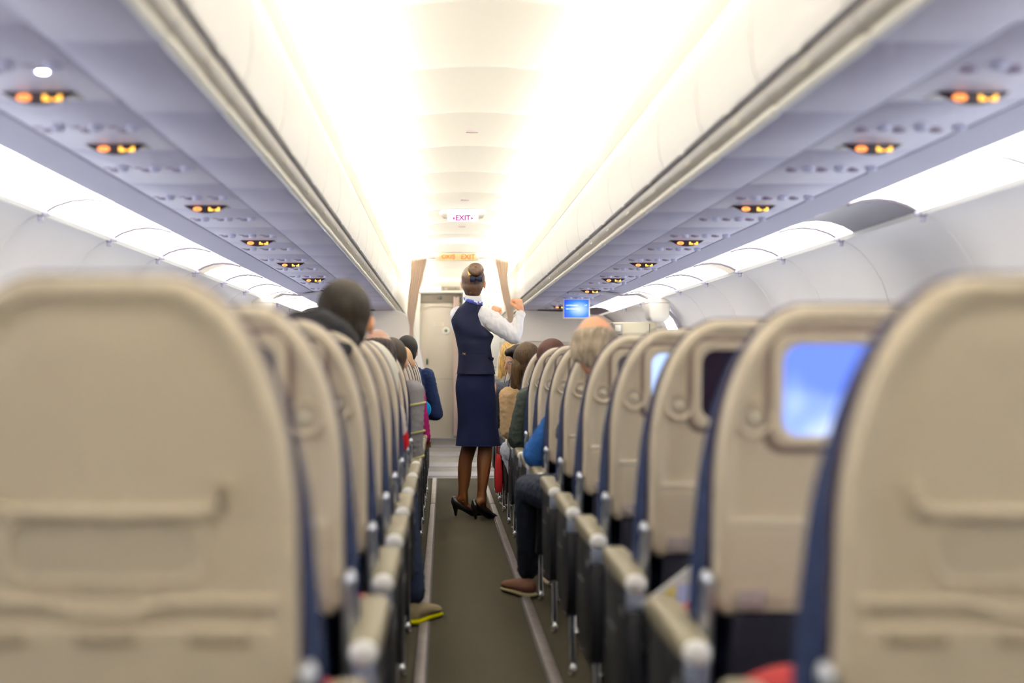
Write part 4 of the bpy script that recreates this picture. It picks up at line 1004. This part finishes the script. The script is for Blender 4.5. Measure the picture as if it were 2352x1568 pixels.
# feet arched inside the shoes
def foot_pts(heel, toe):
    heel, toe = Vector(heel), Vector(toe)
    q = [heel+Vector((0, 0, 0.105)), heel.lerp(toe, 0.35)+Vector((0, 0, 0.080)), heel.lerp(toe, 0.72)+Vector((0, 0, 0.034)), toe+Vector((0, 0, 0.018))]
    return q
FLh, FLt = Vector((X(1047)+0.0, FY+0.135, 0)), Vector((X(1104), FY+0.15, 0))
FRh, FRt = Vector((X(1091.5), FY-0.095, 0)), Vector((X(1134), FY+0.02, 0))
for (h_, t_, anx, any_) in ((FLh, FLt, X(1064), FY+0.115), (FRh, FRt, X(1106), FY-0.06)):
    q = foot_pts(h_, t_)
    body.chain([Lc((anx, any_, Z(1148), 0.030)), Lc((*q[1], 0.028)), Lc((*q[2], 0.026)), Lc((*q[3], 0.013))], 0.35)
    body.chain([Lc((anx, any_, Z(1148), 0.030)), Lc((q[0].x+0.02, q[0].y, q[0].z+.01, 0.024))], 0.35)
body.build('body', sk_m, T, remesh=0.0045, sm=3)
eyes(P, RR, T, 1.02)
# stockings
st = MB()
for leg in (legL, legR):
    R = [ring(Z(y_), X(a_), X(b_), FY+dy, r) for (y_, a_, b_, r, dy) in leg]
    st.rings(Lr(resample(R, 3)))
for (h_, t_, anx, any_) in ((FLh, FLt, X(1064), FY+0.115), (FRh, FRt, X(1106), FY-0.06)):
    q = foot_pts(h_, t_)
    st.chain([Lc((anx, any_, Z(1132), 0.036)), Lc((anx, any_, Z(1145), 0.037)), Lc((*q[1], 0.031)), Lc((*q[2], 0.029))], 0.3)
    st.chain([Lc((anx, any_, Z(1146), 0.036)), Lc((q[0].x+0.022, q[0].y, q[0].z+.012, 0.030))], 0.3)
st.build('stockings', M('stocking_brown', (0.10, 0.036, 0.010), 0.5, spec=0.25), T, remesh=0.005, sm=3)
# high-heeled shoes
shoe_m = M('shoe_black', (0.005, 0.005, 0.008), 0.3, spec=0.35)
for (h_, t_) in ((FLh, FLt), (FRh, FRt)):
    q = foot_pts(h_, t_); d = (t_-h_).normalized()
    mb = MB()
    mb.chain([Lc((*(q[0]+Vector((0, 0, -0.005))), 0.034, 0.034, 0.038)), Lc((*(q[1]-Vector((0, 0, 0.018))), 0.036, 0.036, 0.026)), Lc((*(q[2]-Vector((0, 0, 0.008))), 0.038, 0.038, 0.026)), Lc((*(q[3]-Vector((0, 0, 0.0))), 0.020, 0.020, 0.016)), Lc((*(q[3]+d*0.025-Vector((0, 0, 0.006))), 0.010))], 0.25)
    mb.chain([Lc((*(q[0]+Vector((-d.x*0.012, -d.y*0.012, 0.02))), 0.020)), Lc((*(q[0]-Vector((d.x*0.010, d.y*0.010, 0.0))), 0.026)), Lc((*(h_+Vector((0, 0, 0.045))), 0.0155)), Lc((*(h_+Vector((0, 0, 0.010))), 0.0095))], 0.25)
    mb.build('shoe', shoe_m, T, remesh=0.004, sm=2)
# skirt
navy = M('uniform_navy', (0.0055, 0.0065, 0.0165), 0.9, bump=0.12, bscale=500, spec=0.06)
navy2 = M('uniform_skirt_navy', (0.0035, 0.0052, 0.018), 0.9, bump=0.12, bscale=500, spec=0.06)
sk = [(848, 1052, 1133, 0.105), (862, 1050, 1136, 0.112), (885, 1046.5, 1137, 0.125), (905, 1047, 1139, 0.13), (930, 1050, 1141, 0.128), (960, 1051.5, 1142.5, 0.125), (985, 1051, 1144, 0.13), (1005, 1049, 1146.5, 0.14), (1023, 1047, 1149, 0.15)]
R = [ring(Z(y_), X(a_), X(b_), FY+0.02, r, 48, 2.3) for (y_, a_, b_, r) in sk]
R = resample(R, 4)
def folds(R, z0, z1, amp):
    out = []
    for r in R:
        xc = sum(p[0] for p in r)/len(r); yc = sum(p[1] for p in r)/len(r); z = r[0][2]
        w_ = max(0, min(1, (z0-z)/(z0-z1)))
        rr = []
        for i, p in enumerate(r):
            a = 2*PI*i/len(r); f = 1+amp*w_*(math.sin(a*7+z*5)+0.6*math.sin(a*4-z*9))
            rr.append((xc+(p[0]-xc)*f, yc+(p[1]-yc)*f, p[2]))
        out.append(rr)
    return out
R = folds(R, Z(900), Z(1022), 0.020)
mb = MB(); mb.rings(Lr(R), cap=False); Ri = [[(p[0]*0.985+X(1097)*0.015, p[1]*0.985+(FY+.02)*0.015, p[2]) for p in r] for r in R[-6:]]
mb.rings(Lr([R[-1], Ri[-1], Ri[0]]), cap=False)
mb.build('skirt', navy2, T, smooth=True, angle=70)
# white shirt: sleeves, shoulders and collar
shm = M('shirt_white', (0.92, 0.91, 0.92), 0.75, bump=0.3, bscale=22, sheen=0.1)
sh = MB()
sh.chain([Lc((X(1083), FY+0.02, Z(712), 0.10, 0.055, 0.035)), Lc((X(1080), FY+0.02, Z(745), 0.115, 0.085, 0.06)), Lc((X(1090), FY+0.02, Z(790), 0.10, 0.085, 0.06))], 0.4)
sh.chain([Lc((*SR, 0.066)), Lc((*(SR.lerp(ER, 0.3)), 0.070)), Lc((*(SR.lerp(ER, 0.65)), 0.064)), Lc((*ER, 0.055)), Lc((*(ER.lerp(WR, 0.4)), 0.048)), Lc((*(ER.lerp(WR, 0.80)), 0.034)), Lc((*(ER.lerp(WR, 0.93)), 0.033))], 0.25)
sh.chain([Lc((X(1052), FY+0.02, Z(722), 0.060)), Lc((X(1055), FY+0.10, Z(742), 0.060)), Lc((*EL, 0.05)), Lc((*(EL.lerp(WL, 0.88)), 0.036))], 0.25)
crumple(sh.build('shirt', shm, T, remesh=0.006, sm=5), 0.005, 20, (1.4, 1, 0.7))
mb = MB(); 
cu_ = MB(); t0 = ER.lerp(WR, 0.84); t1 = ER.lerp(WR, 1.0)
cu_.tube([Lc(t0)[:3], Lc(t0.lerp(t1, 0.5))[:3], Lc(t1)[:3]], [0.036, 0.036, 0.034], 24)
cu_.build('cuff', shm, T, smooth=True)
# waistcoat
vest = [(689, 1071, 1104, 0.058, 0.005), (696, 1065, 1107.5, 0.064, 0.01), (704, 1055.5, 1110, 0.072, 0.012), (713, 1045, 1110.5, 0.080, 0.015), (724, 1038.5, 1108, 0.088, 0.02), (738, 1036.5, 1108, 0.098, 0.02), (752, 1040, 1114, 0.106, 0.02), (762, 1043, 1125, 0.112, 0.025), (771, 1045.5, 1134, 0.115, 0.03), (781, 1047.5, 1131, 0.110, 0.03), (793, 1050, 1127.5, 0.103, 0.02), (808, 1052.5, 1129, 0.100, 0.02), (828, 1052.5, 1132, 0.106, 0.02), (845, 1051, 1135.5, 0.116, 0.02), (859, 1049, 1138, 0.126, 0.02)]
R = [ring(Z(y_), X(a_), X(b_), FY+dy, r, 48, 2.4) for (y_, a_, b_, r, dy) in vest]
R = resample(R, 3)
mb = MB(); mb.rings(Lr(R), cap=False); Ri = [[(p[0]*0.975+X(1092)*0.025, p[1]*0.975+(FY+.02)*0.025, p[2]) for p in r] for r in (R[-1], R[-4])]
mb.rings(Lr([R[-1]]+Ri), cap=False)
v = mb.build('waistcoat', navy, T, smooth=True, angle=70)
# waist seam welt, pocket flap, centre seam and gold monogram
mb = MB(); rr = ring(Z(812), X(1053.5), X(1128.5), FY+0.02, 0.1005, 48, 2.4); mb.tube([Lc(p) for p in rr[25:48]], 0.0016, 6)
mb.build('waist_seam', M('seam_navy', (0.002, 0.002, 0.006), 0.9, spec=0.0), T, smooth=True)
MB().box(Lc((X(1127), FY-0.045, Z(822))), (0.055, 0.012, 0.022), Matrix.Rotation(0.9, 3, 'Z') @ Matrix.Rotation(0.35, 3, 'Y')).build('pocket_flap', navy, T, bevel=0.003)
gold = M('gold_thread', (0.50, 0.34, 0.12), 0.4, 0.3)
text('TK', 0.020, gold, T, Lc((X(1065.5), FY-0.0875, Z(813))), name='monogram', ext=0.0015)
# collar and scarf
def neckring(zc_, rx, ry, r, mat, name, th, dip, xoff=0.0, yoff=0.0, flat=2.2):
    pts = []
    for i in range(33):
        a = 2*PI*i/32
        pts.append(Lc((X(1086.5)+xoff+rx*math.cos(a), FY+yoff+ry*math.sin(a), zc_+dip*math.cos(a)+(0.012*math.sin(a)))))
    mb = MB(); R = []
    for i, p in enumerate(pts[:-1]):
        a = 2*PI*i/32; n_ = Vector((math.cos(a), math.sin(a), 0))
        R.append([tuple(Vector(p)+n_*th*math.cos(b)+Vector((0, 0, 1))*th*flat*math.sin(b)) for b in [2*PI*j/12 for j in range(12)]])
    R.append(R[0]); mb.rings(R, cap=False)
    return mb.build(name, mat, T, smooth=True, angle=80)
neckring(Z(683), 0.058, 0.060, 0, M('collar_white', (0.84, 0.83, 0.82), 0.6), 'collar', 0.008, -0.004, flat=2.6)
scm = bpy.data.materials.new('scarf_print'); scm.use_nodes = True; nt = scm.node_tree; bs = nt.nodes['Principled BSDF']; bs.inputs['Roughness'].default_value = 0.5
tc = nt.nodes.new('ShaderNodeTexCoord'); vo = nt.nodes.new('ShaderNodeTexVoronoi'); vo.inputs['Scale'].default_value = 55
rp = nt.nodes.new('ShaderNodeValToRGB'); rp.color_ramp.interpolation = 'CONSTANT'
rp.color_ramp.elements[0].color = (0.03, 0.04, 0.30, 1); rp.color_ramp.elements[1].position = 0.93; rp.color_ramp.elements[1].color = (0.75, 0.12, 0.14, 1)
e = rp.color_ramp.elements.new(0.55); e.color = (0.08, 0.10, 0.50, 1)
e = rp.color_ramp.elements.new(0.72); e.color = (0.10, 0.42, 0.62, 1)
e = rp.color_ramp.elements.new(0.84); e.color = (0.60, 0.64, 0.75, 1)
sp = nt.nodes.new('ShaderNodeSeparateColor'); nt.links.new(tc.outputs['Object'], vo.inputs['Vector']); nt.links.new(vo.outputs['Color'], sp.inputs[0]); nt.links.new(sp.outputs[0], rp.inputs['Fac']); nt.links.new(rp.outputs['Color'], bs.inputs['Base Color'])
neckring(Z(690), 0.060, 0.064, 0, scm, 'scarf', 0.010, -0.016, yoff=0.0, flat=1.3)
# hair with bun, bow and pin
hm = M('hair_attendant', (0.034, 0.014, 0.0045), 0.45, spec=0.3, bump=0.4, bscale=260, var=0.9, vscale=120); streak(hm)
h = MB()
h.ball(P(0, -0.018, 0.024), (0.084, 0.100, 0.100), 32, 20, RR)
h.ball(P(0, -0.048, -0.030), (0.074, 0.062, 0.062), 24, 14, RR)
h.ball(P(0, -0.052, -0.066), (0.060, 0.046, 0.038), 20, 12, RR)
h.ball(P(0, 0.030, 0.075), (0.068, 0.052, 0.038), 20, 12, RR)
h.build('hair', hm, T, remesh=0.005, sm=4)
bc = Vector(Lc((X(1091.5), FY-0.082, Z(622))))
b_ = MB()
for i in range(40):
    a = 2*PI*i/40
    b_.ball(bc+Vector((0.030*math.cos(a), -0.008+0.012*math.sin(a*1), 0.024*math.sin(a)+0.002)), (0.030, 0.034, 0.027), 14, 10)
b_.ball(bc+Vector((0, 0.012, 0)), (0.045, 0.040, 0.040))
b_.build('hair_bun', hm, T, remesh=0.005, sm=3)
bow = MB(); B = Vector(Lc((X(1093), FY-0.126, Z(643))))
for q in (-1, 1):
    bow.rings([[tuple(B+Vector((q*x, 0.010*math.sin(a)*(0.5+x*18)+x*0.25, hh*math.cos(a)+x*0.05))) for a in [2*PI*i/14 for i in range(14)]] for x, hh in ((0.004, 0.010), (0.018, 0.020), (0.034, 0.024), (0.042, 0.020))])
bow.ball(B+Vector((0, -0.006, 0)), (0.010, 0.010, 0.012))
bow.build('hair_bow', M('bow_navy', (0.004, 0.005, 0.016), 0.7, spec=0.1), T, smooth=True)
pin = MB().tube([Lc((X(1073.5), FY-0.095, Z(616))), Lc((X(1075), FY-0.110, Z(626))), Lc((X(1079), FY-0.122, Z(635)))], [0.0035, 0.006, 0.009], 8)
pin.build('hair_pin', M('pin_gold', (0.62, 0.34, 0.05), 0.3, 0.5), T, smooth=True)

# ------------------------------------------------------------------ loose things on and around the seats
def bundle(name, label, cat, c, r, mat, seed=0, amp=0.25, group=None):
    mb = MB(); mb.ball(c, r, 30, 20)
    vs = []
    for p in mb.v:
        v = Vector(p)-Vector(c); f = 1+amp*noise.noise(Vector((p[0]*9+seed, p[1]*9, p[2]*9)))
        vs.append(tuple(Vector(c)+v*f))
    mb.v = vs
    return tag(mb.build(name, mat, smooth=True, angle=80), label, cat, group)
# black jacket heaped on top of the fourth left aisle seat
mb = MB()
mb.chain([(-0.62, 4.06, 1.160, 0.036), (-0.57, 4.05, 1.190, 0.040), (-0.50, 4.05, 1.194, 0.042), (-0.45, 4.05, 1.172, 0.036), (-0.415, 4.06, 1.14, 0.028)], 0.25)
mb.chain([(-0.57, 3.995, 1.12, 0.020), (-0.50, 3.99, 1.13, 0.02), (-0.42, 3.99, 1.12, 0.02)], 0.3)
tag(mb.build('jacket', cloth('black_jacket', (0.010, 0.010, 0.012)), remesh=0.007, sm=4), 'black jacket draped over the fourth seat top on the left', 'jacket')
# white cloth cover over the seventh left seat top
mb = MB(); R = []
for (d, y, dz) in ((0.004, -0.008, -0.20), (-0.004, -0.008, -0.02), (-0.010, 0.02, 0.012), (-0.010, 0.10, 0.012), (0.0, 0.15, -0.02), (0.0, 0.155, -0.22)):
    row = []
    for i in range(19):
        u = -1+2*i/18; x = u*0.20; zt = 1.176-0.30*((1-math.sqrt(max(0, 1-((abs(x)-0.074)/0.152)**2))) if abs(x) > 0.074 else 0)
        row.append((-0.556+x*1.03, ROW[6]+y, zt+dz))
    R.append(row)
mb.rings(R, cap=False, close=False)
o = mb.build('headrest_cover', cloth('cover_white', (0.78, 0.76, 0.66), 0.1), smooth=True, angle=80)
sol = o.modifiers.new('s', 'SOLIDIFY'); sol.thickness = 0.004
tag(o, 'white cloth cover over the seventh aisle seat top on the left', 'seat cover')
# folded safety card / magazine stuck in the third right seat's pocket
t = thing('magazine', 'white, yellow and blue leaflet sticking out under the third seat back on the right', 'leaflet', (0.39, 3.235, 0.56))
MB().add([(-0.095, -0.02, -0.03), (0.06, 0.0, -0.035), (0.06, 0.0, 0.075), (0.05, 0.0, 0.078), (-0.095, -0.004, -0.03), (0.06, 0.012, -0.035), (0.06, 0.012, 0.075), (0.05, 0.012, 0.078)], [(0, 1, 2, 3), (4, 7, 6, 5), (0, 4, 5, 1), (1, 5, 6, 2), (2, 6, 7, 3), (3, 7, 4, 0)]).build('pages', M('paper', (0.78, 0.78, 0.76), 0.5), t)
MB().add([(-0.01, -0.012, -0.028), (0.056, -0.004, -0.030), (0.056, -0.004, 0.026), (-0.01, -0.010, 0.012)], [(0, 1, 2, 3)]).build('blue_print', M('print_blue', (0.50, 0.56, 0.90), 0.5), t)
MB().add([(-0.055, -0.016, -0.028), (-0.014, -0.012, -0.028), (-0.014, -0.012, 0.016), (-0.055, -0.013, -0.010)], [(0, 1, 2, 3)]).build('yellow_print', M('print_yellow', (0.80, 0.66, 0.16), 0.5), t)
MB().add([(0.03, -0.0045, 0.034), (0.056, -0.003, 0.034), (0.056, -0.003, 0.07), (0.045, -0.003, 0.062)], [(0, 1, 2, 3)]).build('yellow_print', M('print_yellow', (0, 0, 0)), t)
# red blankets on seats
def blanket(x, y, z, dx, dy, label):
    t_ = bundle('blanket', label, 'blanket', (x, y, z), (dx, dy, 0.04), red_m, seed=x*10, amp=0.35, group='red blankets')
    return t_
blanket(0.44, 2.30, 0.545, 0.13, 0.10, 'red blanket lying on the nearest aisle seat on the right')
blanket(-0.40, 2.27, 0.53, 0.12, 0.10, 'red blanket lying on the nearest aisle seat on the left')
blanket(-0.335, 3.02, 0.545, 0.07, 0.09, 'red blanket end showing on the second aisle seat on the left')
blanket(0.42, 3.05, 0.520, 0.10, 0.07, 'red blanket below the leaflet on the second aisle seat on the right')
# red bag hung at the eleventh right seat
t = thing('bag', 'red cloth bag hanging beside the seats on the right behind the attendant', 'bag', (0.235, 9.95, 0.20))
mb = MB(); R = []
for (z, hx, hy) in ((0.0, 0.018, 0.09), (0.02, 0.024, 0.10), (0.12, 0.026, 0.10), (0.24, 0.018, 0.09), (0.26, 0.010, 0.08)):
    R.append([(x, y, z) for x, y in rrect(hx, hy, 0.008, 3)])
mb.rings(R).build('body', M('bag_red', (0.36, 0.008, 0.010), 0.8), t, smooth=True, angle=60)
MB().tube([(0, -0.05, 0.25), (0.0, -0.03, 0.31), (0.0, 0.03, 0.31), (0, 0.05, 0.25)], 0.005, 8).build('strap', red_m, t, smooth=True)
